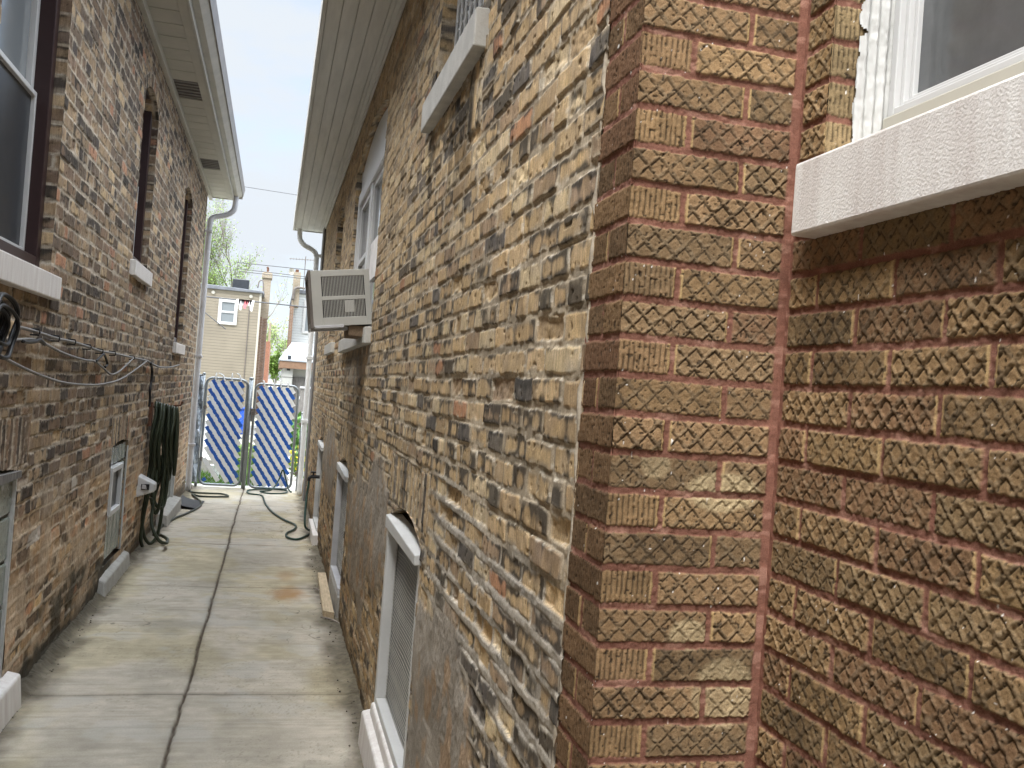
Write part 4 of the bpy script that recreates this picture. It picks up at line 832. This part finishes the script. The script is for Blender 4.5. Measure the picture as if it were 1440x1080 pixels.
# ================================================================== GATES
def rounded(x0, x1, z0, z1, r, Y, n=5):
    pts = []
    for cx, cz, a0 in ((x1-r, z1-r, 0), (x0+r, z1-r, 90), (x0+r, z0+r, 180), (x1-r, z0+r, 270)):
        for k in range(n+1): a = radians(a0+90*k/n); pts.append((cx+r*cos(a), Y, cz+r*sin(a)))
    return pts
def gate(label, x0, x1, z0, z1, Y, wires, slats, sag=0):
    T = thing('chain_link_gate', label, 'gate', ((x0+x1)/2, Y, z0), 'chain link gates closing the walk')
    m = MB(); m.tube(rounded(x0, x1, z0, z1, .1, Y), .0205, 8, closed=True); m.build('gate_frame', M['steel'], T, smooth=True)
    W, Hh = x1-x0, z1-z0; m = MB()
    for sgn in (1, -1):
        for c in np.arange(-Hh, W+Hh, .085):
            pts = []
            for t in np.linspace(0, Hh, 40):
                a = c+sgn*t if sgn > 0 else c+Hh-t
                a = (c+t) if sgn > 0 else (c-t+Hh)
                if .015 < a < W-.015: pts.append((x0+a, Y+.004*sgn, z0+t))
            if len(pts) > 1: m.tube([pts[0], pts[-1]], .002, 4)
    m.build('chain_link', M['steel'], T)
    sl = math.tan(radians(56))
    for (c, colr, t0, t1) in slats:
        top, bot = max(c, .02-0), 0
        # a = c + b/sl, b measured downwards from the top rail
        b0 = max(.03, (.045-c)*sl); b1 = min(Hh-.03, (W-.05-c)*sl)
        if b1-b0 < .06: continue
        L = b1-b0; b0, b1 = b0+L*t0, b1-L*(1-t1)
        n = max(4, int((b1-b0)/.04)); m = MB(); dirx, dirz = cos(radians(56)), -sin(radians(56)); nx, nz = -dirz, dirx
        hw = .0325 if colr is wh else .0285; prev = None; v = []
        wob = random.uniform(-.004, .004)
        for k in range(n+1):
            b = b0+(b1-b0)*k/n; a = c+b/sl+wob*sin(b*7); y = Y-.013+.002*sin(b*pi/.06+c*30)
            for s_, dy in ((1, 0), (-1, 0), (-1, .0035), (1, .0035)): v.append((x0+a+s_*hw*nx, y+dy, z1-b+s_*hw*nz))
        f = [(i*4+j, i*4+(j+1) % 4, i*4+4+(j+1) % 4, i*4+4+j) for i in range(n) for j in range(4)]+[(0, 3, 2, 1), (n*4, n*4+1, n*4+2, n*4+3)]
        m.add(v, f); m.build('slat', colr, T)
    return T, Hh
bl, wh = M['blue'], M['slatw']
def seq(start, n, first, drop={}, ends={}, step=.0665):
    out = []
    for k in range(n):
        if k in drop: continue
        t0, t1 = ends.get(k, (random.uniform(0, .012), random.uniform(.985, 1)))
        out.append((start+k*step, (bl if (k % 2 == 0) == first else wh), t0, t1))
    return out
Yg = 15.4
s1 = seq(-1.13, 25, True, drop={1, 3, 4, 6}, ends={0: (.0, .9), 2: (.2, .75), 5: (.0, .93), 7: (.04, .97), 23: (0, .9), 24: (0, .8), 20: (0, .9), 19: (0, .93)})
s2 = seq(-1.145, 26, True, ends={25: (0, .9), 24: (0, .92)})
T1, _ = gate('left chain link gate leaf with dark blue and white slats, several missing near the bottom', -1.0, -.385, -1.74, -.085, Yg, 0, s1)
T2, _ = gate('right chain link gate leaf filled with bright blue and white slats', -.262, .392, -1.755, -.125, Yg, 0, s2)
for T, x0, x1, zt in ((T1, -1.0, -.385, -.085), (T2, -.262, .392, -.125)):
    for k in range(4):                                 # slat ends curling over the top rail
        x = x0+.16+k*.11+random.uniform(-.03, .03); m = MB(); hh = random.uniform(.05, .1); dx = random.uniform(-.1, .02)
        m.tube([(x, Yg-.01, zt-.03), (x+dx*.3, Yg-.012, zt+hh*.6), (x+dx, Yg-.015, zt+hh)], [.014, .013, .008], 6, smooth=3); m.build('slat_end', M['slatw'], T)
def post(label, x, z1, r=.03, zz=None, cat='post', Y=Yg):
    T = thing('gate_post', label, cat, (x, Y, gz(Y)), 'galvanised gate posts')
    m = MB(); m.tube([(x, Y, gz(Y)-.05), (x, Y, z1)], r, 12); m.build('pole', M['steel'], T, smooth=True)
    m = MB(); m.tube([(x, Y, z1), (x, Y, z1+.015), (x, Y, z1+.03)], [r*1.12, r*1.1, r*.4], 12); m.build('cap', M['steel'], T, smooth=True); return T
PC = post('tall grey post between the two gate leaves', -.335, -.06, .034)
m = MB(); m.box((-.31, Yg-.04, -.62), (-.235, Yg+.035, -.52)); m.tube([(-.29, Yg-.03, -.57), (-.29, Yg-.07, -.57), (-.29, Yg-.07, -.72)], .011, 6); m.build('latch', M['gutter'], PC, bevel=.005)
PL = post('grey corner post at the left house carrying the left gate leaf', -1.045, -.04, .022)
PR = post('short grey post right of the blue and white gate', .49, -.55, .024)
for T, x, zs_ in ((PL, -1.022, (-.55, -1.35)), (PR, .44, (-.72, -1.5))):
    for z in zs_:
        m = MB(); m.tube([(x-.035, Yg, z), (x+.035, Yg, z)], .012, 6); m.tube([(x+.03, Yg, z-.03), (x+.03, Yg, z+.03)], .026, 8); m.build('hinge', M['gutter'], T)
# plastic sheet behind the left downspout
T = thing('plastic_sheet', 'crinkled clear bluish plastic sheet hung beside the left downspout', 'plastic sheet', (-1.2, 15.35, -1.0))
m = MB(); v = []; nu, nv = 14, 40
for i in range(nu+1):
    for j in range(nv+1):
        x = -1.3+.265*i/nu; z = -1.7+1.63*j/nv; y = 15.25+.045*sin(i*1.3+j*.35)+.04*random.random()-.05*abs(sin(j*.45))
        v.append((x+.012*random.random(), y, z))
f = [(i*(nv+1)+j, (i+1)*(nv+1)+j, (i+1)*(nv+1)+j+1, i*(nv+1)+j+1) for i in range(nu) for j in range(nv)]
nn = len(v); m.add(v+[(a, b+.004, c) for a, b, c in v], f+[tuple(q+nn for q in p[::-1]) for p in f]); m.build('sheet', M['tarp'], T)
m = MB(); m.tube([(-1.33, 15.4, -.06), (-1.06, 15.4, -.06)], .018, 8); m.build('rail', M['steel'], T, smooth=True)

# ================================================================== YARD AND BACKGROUND
m = MB(); rr = R0.random((7000, 5))
for a_, b_, c_, d_, e_ in rr:
    x = -1.5+1.5*a_; y = 15.95+b_*8; h_ = .05+.1*c_; w_ = .008; dx, dy = (d_-.5)*.08, (e_-.5)*.08
    m.add([(x-w_, y, -1.83), (x+w_, y, -1.83), (x+dx, y+dy, -1.83+h_)], [(0, 1, 2)])
tag(m.build('grass', M['grass']), kind='stuff')
T = thing('recycling_bin', 'blue plastic wheeled bin standing far behind the left gate leaf', 'bin', (-1.0, 28.2, -1.83))
a = hY(328, 571, 28.); b = hY(349, 618, 28.)
m = MB(); xc = (a[0]+b[0])/2; m.hexa([(xc-.19, 28, -1.7), (xc+.19, 28, -1.7), (xc+.19, 28.4, -1.7), (xc-.19, 28.4, -1.7), (xc-.25, 27.95, a[2]-.08), (xc+.25, 27.95, a[2]-.08), (xc+.25, 28.5, a[2]-.08), (xc-.25, 28.5, a[2]-.08)]); m.build('body', M['bluebin'], T, bevel=.03)
m = MB(); m.box((xc-.27, 27.92, a[2]-.08), (xc+.27, 28.54, a[2]-.02)); m.build('lid', M['bluebin'], T, bevel=.02)
for s_ in (-.16, .16):
    m = MB(); m.tube([(xc+s_-.03, 28.42, -1.73), (xc+s_+.03, 28.42, -1.73)], .1, 14); m.build('wheel', M['rubber'], T)
p = hY(303, 663, 17); m = MB(); m.tube([(p[0], 17, -1.83), (p[0], 17, -1.6), (p[0], 17, -1.585)], [.06, .1, .11], 12); tag(m.build('plant_pot', M['slatw']), 'small white plant pot on the grass behind the left gate', 'pot')
m = MB(); q = hY(296, 622, 18); m.hexa([(q[0]-.35, 17.6, -1.82), (q[0]+.2, 17.6, -1.82), (q[0]+.2, 18.6, -1.82), (q[0]-.35, 18.6, -1.82), (q[0]-.35, 17.6, -1.55), (q[0]+.1, 17.6, -1.55), (q[0]+.15, 18.6, -1.1), (q[0]-.35, 18.6, -1.1)]); tag(m.build('stone_step', M['path'], bevel=.02), 'pale stone ramp block in the yard behind the left gate', 'step')
def leaves(m, c, r, n, s, rng, flat=.8):
    for _ in range(n):
        d = rng.normal(size=3); d /= np.linalg.norm(d); p = np.array(c)+d*np.array(r)*rng.random()**.4
        a = rng.normal(size=3); a /= np.linalg.norm(a); b = np.cross(a, rng.normal(size=3)); b /= np.linalg.norm(b)+1e-6; q = s*(.6+.8*rng.random())
        m.add([p-a*q, p-b*q*.45, p+a*q, p+b*q*.45], [(0, 1, 2, 3)])
def plant(label, x, Y, h, w, n, mt, s=.05, name='garden_plant', flowers=None, grp='plants behind the right gate'):
    rng = np.random.default_rng(int(abs(x*100)+Y*10)); T = thing(name, label, 'plant', (x, Y, -1.83), grp)
    m = MB()
    for k in range(7): 
        a = rng.random()*6.28; m.tube([(x, Y, -1.83), (x+w*.5*cos(a), Y+w*.5*sin(a), -1.83+h*.6), (x+w*.8*cos(a), Y+w*.8*sin(a), -1.83+h*(.8+.2*rng.random()))], .006, 4, smooth=3)
    m.build('stem', M['leafd'], T); m = MB(); leaves(m, (x, Y, -1.83+h*.55), (w, w, h*.45), n, s, rng); m.build('foliage', mt, T)
    if flowers:
        m = MB(); leaves(m, (x, Y-w*.5, -1.83+h*.7), (w*1.1, w*.6, h*.4), flowers, .035, rng); m.build('flowers', M['yellow'], T)
p = hY(418, 612, 18.5); plant('tall dense green plant beyond the right gate', p[0], 18.5, 1.15, .3, 420, M['leafd'], .07)
p = hY(424, 635, 17.2); plant('low plant with yellow flowers beside the pale path beyond the right gate', p[0], 17.2, .62, .22, 240, M['leaf'], .05, flowers=60)
p = hY(340, 640, 19.5); plant('low green weed clump on the grass behind the left gate', p[0], 19.5, .5, .35, 260, M['leaf'], .05, grp='plants behind the left gate')
# tan house across the alley
def house_obj(name, label, loc): return thing(name, label, 'house', loc)
Yt = 42.; t0 = hY(368.5, 411, Yt); zr = t0[2]
T = house_obj('clapboard_house', 'tan clapboard house with flat roof and one white window beyond the gate', (-5, Yt, -1.83))
xr = t0[0]
m = MB(); m.box((-9, Yt, -1.83), (xr-.09, 58, zr)); m.build('wall', M['tan'], T)
m = MB(); m.box((xr-.09, Yt-.03, -1.83), (xr, Yt+.1, zr-.05)); m.build('corner_board', M['beige'], T)
m = MB(); m.hexa([(-9.1, Yt-.12, zr-.06), (xr+.08, Yt-.12, zr-.06), (xr+.08, 58, zr-.06), (-9.1, 58, zr-.06), (-9.1, Yt-.12, zr+.32), (xr+.08, Yt-.12, zr+.04), (xr+.08, 58, zr+.04), (-9.1, 58, zr+.32)]); m.build('roof', M['bg_roof'], T, bevel=.02)
a = hY(309, 420, Yt); b = hY(333, 457.5, Yt); W = bpy.data.objects.new('window', None); C.objects.link(W); put(W, T)
m = MB(); x0, x1, z0, z1 = a[0]-.02, b[0]-.02, b[2], a[2]; 
m.box((x0, Yt-.06, z0), (x0+.13, Yt+.02, z1)); m.box((x1-.13, Yt-.06, z0), (x1, Yt+.02, z1)); m.box((x0+.13, Yt-.06, z1-.12), (x1-.13, Yt+.02, z1)); m.box((x0+.13, Yt-.06, z0), (x1-.13, Yt+.02, z0+.11)); m.box((x0+.13, Yt-.05, (z0+z1)/2-.04), (x1-.13, Yt+.02, (z0+z1)/2+.04)); m.build('frame', M['vinyl'], W)
m = MB(); m.box((x0+.1, Yt-.02, z0+.1), (x1-.1, Yt-.01, z1-.1)); m.build('pane', M['glass_l'], W)
for px, py in ((300, 411), (353, 417)):
    p = hY(px, py, Yt); m = MB(); m.tube([(p[0], Yt-.06, p[2]), (p[0], Yt+.02, p[2])], .075, 10); m.build('wall_fitting', M['beige'], T)
p = hY(351, 430, Yt); q = hY(344, 530, Yt); m = MB(); m.tube([(p[0], Yt-.03, p[2]), (p[0], Yt-.03, -1.8)], .018, 5); m.build('wall_cable', M['gutter'], T)
a = hY(328, 392, Yt+1); b = hY(351, 404, Yt+1); m = MB(); m.box((a[0], Yt+.8, b[2]-.1), (b[0]-.03, Yt+1.6, a[2])); tag(m.build('roof_unit', M['screen'], bevel=.03), 'black box unit standing on the flat roof of the tan house', 'roof unit')
# brick flank house with tall chimney, just right of it
T = house_obj('brick_rowhouse', 'brown brick building with a tall buff chimney right of the tan house', (-.6, 48, -1.83))
cx0 = hY(369.5, 400, 44.)[0]; cx1 = hY(381.5, 400, 44.)[0]; ctop = hY(376, 382, 44.)[2]
m = MB(); m.box((-8.9, 43., -1.83), (cx0+.12, 57, 2.6)); m.box((cx0-.05, 44.9, -1.83), (cx0+.2, 58, 3.1)); m.build('wall', M['bg_brick'], T)
ch = bpy.data.objects.new('chimney', None); C.objects.link(ch); put(ch, T)
m = MB(); m.box((cx0, 44., -1.83), (cx1-.07, 44.8, 2.6)); m.build('shaft_base', M['bg_brick'], ch); m = MB(); m.box((cx0, 44., 2.6), (cx1-.03, 44.8, ctop-.3)); m.build('shaft', M['bg_buff'], ch)
m = MB(); m.box((cx0-.06, 43.94, ctop-.3), (cx1+.02, 44.86, ctop-.06)); m.box((cx0, 44, ctop-.06), (cx1-.03, 44.8, ctop)); m.build('cap', M['bg_buff'], ch, bevel=.02)
m = MB(); m.tube([(cx1-.2, 44.4, ctop), (cx1-.2, 44.4, ctop+.2), (cx1-.24, 44.4, ctop+.25)], .05, 8); m.build('flue', M['rust'], ch)
m = MB(); p = hY(366, 402, 43); m.tube([(p[0]-.1, 43, p[2]-.1), (p[0]-.05, 43, p[2]+.2), (p[0]+.1, 43, p[2]+.22), (p[0]+.16, 43, p[2]-.2), (p[0]+.2, 43, p[2]-.4)], .03, 6, smooth=3); m.build('vent_pipe', M['gutter'], T, smooth=True)
T = house_obj('red_brick_house', 'narrow red brick house end behind the brown brick building', (-.4, 70, -1.83))
a = hY(374.5, 480, 68); b = hY(380, 480, 68); m = MB(); m.box((a[0]-3, 68, -1.83), (b[0], 80, a[2])); m.build('wall', M['bg_red'], T); m = MB(); m.box((a[0]+.1, 69.5, a[2]), (b[0]-.02, 71, a[2]+1.4)); m.build('chimney', M['bg_buff'], T)
# white clapboard house and garage on the right
T = house_obj('clapboard_house', 'white clapboard house with a brown brick chimney on the right, behind the garage', (2.5, 46, -1.83))
a = hY(417.5, 413, 46.); zt = a[2]; zb = hY(415, 497, 46.)[2]
m = MB(); m.box((a[0]-.12, 46, -1.83), (9, 56, zt)); m.build('wall', M['whites'], T)
m = MB(); m.box((a[0]-.2, 45.85, zt), (9.1, 56.1, zt+.2)); m.build('roof', M['bg_roof'], T, bevel=.03)
a2 = hY(428, 422, 46.); b2 = hY(441, 470, 46.); m = MB(); frame_x  # window on the white house
W = bpy.data.objects.new('window', None); C.objects.link(W); put(W, T)
x0, x1, z0, z1 = a2[0], a2[0]+1.0, b2[2], a2[2]; m = MB(); m.box((x0, 45.93, z0), (x0+.12, 46.02, z1)); m.box((x1-.12, 45.93, z0), (x1, 46.02, z1)); m.box((x0+.12, 45.93, z1-.12), (x1-.12, 46.02, z1)); m.box((x0+.12, 45.93, z0), (x1-.12, 46.02, z0+.12)); m.build('frame', M['vinyl'], W)
m = MB(); m.box((x0+.1, 45.97, z0+.1), (x1-.1, 45.98, z1-.1)); m.build('pane', M['glass_l'], W)
a = hY(412, 382, 45.); b = hY(423.5, 382, 45.); ch = bpy.data.objects.new('chimney', None); C.objects.link(ch); put(ch, T)
m = MB(); m.box((a[0], 45, -1.83), (b[0]-.2, 45.9, a[2]-1.6)); m.build('shaft_base', M['bg_brick'], ch); m = MB(); m.box((a[0]+.05, 45, a[2]-1.6), (b[0], 45.9, a[2])); m.build('shaft', M['bg_buff'], ch); m = MB(); m.box((a[0]+.12, 45.1, a[2]), (b[0]-.1, 45.8, a[2]+.13)); m.build('cap', M['rust'], ch)
m = MB(); p = hY(421, 408, 44.9); m.tube([(p[0]-.25, 44.9, p[2]-.5), (p[0]-.22, 44.9, p[2]), (p[0], 44.9, p[2]+.12), (p[0]+.25, 44.9, p[2]+.1)], .06, 7, smooth=4); m.build('vent_pipe', M['gutter'], T, smooth=True)
T = thing('television_antenna', 'thin rooftop television antenna above the white house chimney', 'antenna', tuple(hY(428, 405, 44.)))
a = hY(430, 362, 44.); m = MB(); m.tube([(a[0], 44, zt), tuple(a+(0, 0, .05))], .02, 5); m.build('mast', M['gutter'], T)
m = MB(); m.tube([tuple(hY(407, 363.5, 44)), tuple(hY(443, 366, 44))], .016, 5)
for k in range(9): p = hY(409+k*4, 363.7+k*.27, 44); m.tube([(p[0], 43.6, p[2]), (p[0], 44.4, p[2])], .008, 4)
m.build('boom', M['gutter'], T)
T = thing('satellite_dish', 'small grey satellite dish beside the buff chimney top on the right', 'satellite dish', tuple(hY(409, 383, 44.)))
p = hY(410, 382, 44.5); m = MB(); n = 12; v = [(p[0], 44.5, p[2])]+[(p[0]+.13*cos(t), 44.44, p[2]+.17*sin(t)) for t in np.linspace(0, 2*pi, n+1)[:-1]]; m.add(v, [(0, 1+k, 1+(k+1) % n) for k in range(n)]); m.add([(a_, b_+.02, c_) for a_, b_, c_ in v], [(0, 1+(k+1) % n, 1+k) for k in range(n)]); m.build('dish', M['gutter_l'], T); m = MB(); m.tube([(p[0], 44.52, p[2]), (p[0]+.3, 44.9, p[2]-.3)], .02, 5); m.build('arm', M['gutter_l'], T)
T = thing('garage', 'white panelled garage with brown fascia and pale roof beyond the right gate', 'garage', (2, 30, -1.83))
Yk = 29.; a = hY(395, 507, Yk); b = hY(401, 515, Yk); xg = hY(399, 512, Yk)[0]
m = MB(); m.box((xg, Yk, -1.83), (xg+.28, Yk+7, a[2]-.22)); m.box((xg+.28, Yk+.25, -1.83), (7, Yk+7, a[2]-.22)); m.build('wall', M['doorw'], T)
m = MB(); m.box((xg-.12, Yk-.12, a[2]-.22), (7.2, Yk+.05, a[2])); m.box((xg-.12, Yk+.05, a[2]-.22), (xg+.02, Yk+7, a[2])); m.build('fascia', M['fascia'], T, bevel=.01)
zz = hY(420, 497, Yk+7)[2]; m = MB(); m.hexa([(xg-.15, Yk-.14, a[2]), (7.2, Yk-.14, a[2]), (7.2, Yk+7.1, a[2]), (xg-.15, Yk+7.1, a[2]), (xg-.15, Yk-.14, a[2]+.04), (7.2, Yk-.14, a[2]+.04), (7.2, Yk+7.1, zz+.4), (xg+.3, Yk+7.1, zz+.4)]); m.build('roof', M['pale'], T)
d0 = hY(403, 535, Yk); m = MB(); m.box((xg+.3, Yk+.2, -1.83), (6.5, Yk+.24, d0[2]+.12)); m.build('door', M['gwood'], T); m = MB(); m.box((xg+.28, Yk+.1, d0[2]+.5), (6.6, Yk+.22, d0[2]+.62)); m.box((xg+.1, Yk-.03, d0[2]+.3), (xg+.2, Yk+.02, d0[2]+.75)); m.build('door_track', M['screen'], T)
T = thing('yard_fence', 'grey board fence across the yard in front of the white garage', 'fence', (1.4, 26, -1.83))
zf = hY(425, 546, 26.)[2]
for k in range(22):
    m = MB(); x = .72+k*.15; m.box((x, 26, -1.83), (x+.14, 26.03, zf-.02*random.random())); m.build('board', M['gwood'], T)
m = MB(); m.box((.7, 26.03, zf-.3), (4.1, 26.08, zf-.22)); m.box((.7, 25.97, zf), (4.1, 26.06, zf+.05)); m.build('rail', M['galv'], T)
# trees
def tree(label, base, h, spread, seed, nleaf, lm, ls, levels=4, name='tree', grp='trees beyond the houses', trunk=.16, bias=1.0):
    rng = np.random.default_rng(seed); T = thing(name, label, 'tree', base, grp); mb = MB(); tips = []
    def br(p, d, L, r, lv):
        n = 4; pts = [p]; q = p.copy(); dd = d.copy()
        for k in range(n):
            dd = dd+rng.normal(size=3)*.13+np.array((0, 0, .07)); dd /= np.linalg.norm(dd); q = q+dd*L/n; pts.append(q.copy())
        mb.tube(pts, [r, r*.62], 5 if lv > 1 else 8, smooth=1, cap=False)
        if lv >= 2: tips.extend(pts[1:])
        if lv < levels:
            for c in range(rng.integers(3, 6)):
                t = .35+.65*rng.random(); i = min(n-1, int(t*n)); a = rng.random()*6.28; e = dd*(.75+.5*rng.random())+spread*np.array((cos(a), sin(a), .25)); e /= np.linalg.norm(e)
                br(pts[i+1 if t > .8 else i], e, L*(.62+.2*rng.random()), r*.55, lv+1)
    br(np.array(base, float), np.array((0, 0, 1.)), h*.36, trunk, 0); mb.build('trunk', M['bark'], T)
    tp = np.array(tips); m = MB(); zmin, zmax = tp[:, 2].min(), tp[:, 2].max(); v = []; f = []
    w = 1-bias*.85*((tp[:, 2]-zmin)/(zmax-zmin))**1.3; w = np.clip(w, .02, 1)*(.15+fbm(tp[:, 0]*.7, tp[:, 2]*.7, seed)**2*3); w /= w.sum()
    for k, i in enumerate(rng.choice(len(tp), nleaf, p=w)):
        p = tp[i]+rng.normal(size=3)*h*.022; a = rng.normal(size=3); a /= np.linalg.norm(a); b = np.cross(a, rng.normal(size=3)); b /= np.linalg.norm(b)+1e-6; s = ls*(.5+rng.random())
        v += [p-a*s, p-b*s*.5, p+a*s, p+b*s*.5]; f.append((4*k, 4*k+1, 4*k+2, 4*k+3))
    m.add(v, f); m.build('crown', lm, T); return T
tree('tall spring tree with thin bare upper twigs and light green leaves behind the tan house', (-3.2, 66, -1.83), 13.0, .5, 5, 22000, M['leafs'], .052, levels=5, bias=.92)
tree('nearly bare budding tree rising behind the roof unit', (-1.9, 80, -1.83), 11.8, .5, 9, 2200, M['leafp'], .07, levels=4, bias=.3, trunk=.12)
tree('small green tree seen in the gap between the houses', (.15, 95, -1.83), 5.4, .8, 12, 2600, M['leaf'], .13, bias=.1, levels=3)
tree('far pale budding tree seen above the gap between the houses', (.3, 130, -1.83), 11.0, .7, 15, 2200, M['leafp'], .13, bias=.2, trunk=.14)
# overhead wires and the things pegged on the lowest one
def wire(a, b, Y, r, label, sag=.0, Y2=None):
    p, q = hY(*a, Y), hY(*b, Y2 or Y); m = MB(); pts = [p+(q-p)*t-np.array((0, 0, sag*4*t*(1-t))) for t in np.linspace(-.3, 1.3, 24)]
    m.tube(pts, r, 5); tag(m.build('overhead_wire', M['wire']), label, 'wire', 'wires over the alley')
wire((340, 262), (423, 275), 36, .011, 'single overhead wire high across the gap between the eaves')
wire((353, 371), (420, 378), 38, .015, 'thin overhead wire just above the chimney tops', .0)
wire((353, 380), (420, 388), 38, .013, 'thin overhead wire passing level with the chimney caps')
wire((358, 384), (420, 391), 38, .012, 'thin overhead wire just below the chimney caps')
wire((290, 417), (432, 432), 38, .026, 'thick dark overhead wire crossing in front of the tan house window')
wire((285, 437), (310, 457), 39, .02, 'short dark wire slanting down to the tan house window')
T = thing('laundry', 'white and pink rags hanging from the thick wire before the tan house', 'laundry', tuple(hY(345, 421, 38)))
rnd = random.Random(8)
for k in range(7):
    a = hY(336+k*3.1, 420.5+k*.3, 37.98); w = .09; l = rnd.uniform(.15, .4); m = MB(); m.hexa([(a[0]-w*.6, 37.97, a[2]-l), (a[0]+w*.3, 37.97, a[2]-l*1.1), (a[0]+w*.3, 37.99, a[2]-l*1.1), (a[0]-w*.6, 37.99, a[2]-l), (a[0]-w, 37.97, a[2]), (a[0]+w, 37.97, a[2]), (a[0]+w, 37.99, a[2]), (a[0]-w, 37.99, a[2])]); m.build('rag', M['pinkc'] if k in (3, 4) else M['whitec'], T)

# ================================================================== LIGHT, SKY, CAMERA
w = bpy.data.worlds.new('World'); bpy.context.scene.world = w; w.use_nodes = True
n, l = w.node_tree.nodes, w.node_tree.links; bg = n['Background']
SE, SR = radians(58), radians(215)
sk = n.new('ShaderNodeTexSky'); sk.sky_type = 'NISHITA'; sk.sun_disc = False; sk.sun_elevation = SE; sk.sun_rotation = SR; sk.air_density = 1.0; sk.dust_density = 2.0; sk.ozone_density = 1.0
tc = n.new('ShaderNodeTexCoord'); sx = n.new('ShaderNodeSeparateXYZ'); l.new(tc.outputs['Generated'], sx.inputs[0])
mp = n.new('ShaderNodeMapping'); mp.inputs['Scale'].default_value = (1.6, 1.6, 4.0); l.new(tc.outputs['Generated'], mp.inputs[0])
no = n.new('ShaderNodeTexNoise'); no.inputs['Scale'].default_value = 2.2; no.inputs['Detail'].default_value = 6; no.inputs['Roughness'].default_value = .55; l.new(mp.outputs[0], no.inputs['Vector'])
cl = n.new('ShaderNodeMapRange'); cl.interpolation_type = 'SMOOTHSTEP'; cl.inputs[1].default_value = .36; cl.inputs[2].default_value = .6; cl.inputs[3].default_value = .34; cl.inputs[4].default_value = 1.0; l.new(no.outputs['Fac'], cl.inputs[0])
# overcast: the cloud deck is brighter overhead than near the horizon
el = n.new('ShaderNodeMapRange'); el.interpolation_type = 'SMOOTHSTEP'; el.inputs[1].default_value = .4; el.inputs[2].default_value = .95; el.inputs[3].default_value = 2.75; el.inputs[4].default_value = 38.0; l.new(sx.outputs['Z'], el.inputs[0])
cw = n.new('ShaderNodeVectorMath'); cw.operation = 'SCALE'; cw.inputs[0].default_value = (.9, .965, 1.04); l.new(el.outputs[0], cw.inputs['Scale'])
mx = n.new('ShaderNodeMix'); mx.data_type = 'RGBA'; l.new(cl.outputs[0], mx.inputs['Factor']); l.new(sk.outputs[0], mx.inputs['A']); l.new(cw.outputs[0], mx.inputs['B'])
l.new(mx.outputs['Result'], bg.inputs['Color']); bg.inputs['Strength'].default_value = .1
sd = bpy.data.lights.new('sun', 'SUN'); sd.energy = 1.5; sd.angle = radians(28); sd.color = (1, .965, .9)
so = bpy.data.objects.new('sun', sd); C.objects.link(so)
az = SR; d = np.array((sin(az)*cos(SE), cos(az)*cos(SE), sin(SE)))
import mathutils
so.rotation_euler = mathutils.Vector(d).to_track_quat('Z', 'Y').to_euler()
cd = bpy.data.cameras.new('camera'); cd.sensor_width = 36; cd.lens = 36*F/1440; cd.clip_start = .05; cd.clip_end = 2000
co = bpy.data.objects.new('camera', cd); C.objects.link(co)
co.matrix_world = mathutils.Matrix(((CR[0], CU[0], -cf[0], 0), (CR[1], CU[1], -cf[1], 0), (CR[2], CU[2], -cf[2], 0), (0, 0, 0, 1)))
sc = bpy.context.scene; sc.camera = co
sc.view_settings.view_transform = 'Standard'; sc.view_settings.look = 'None'; sc.view_settings.gamma = 1; sc.view_settings.exposure = 1.75
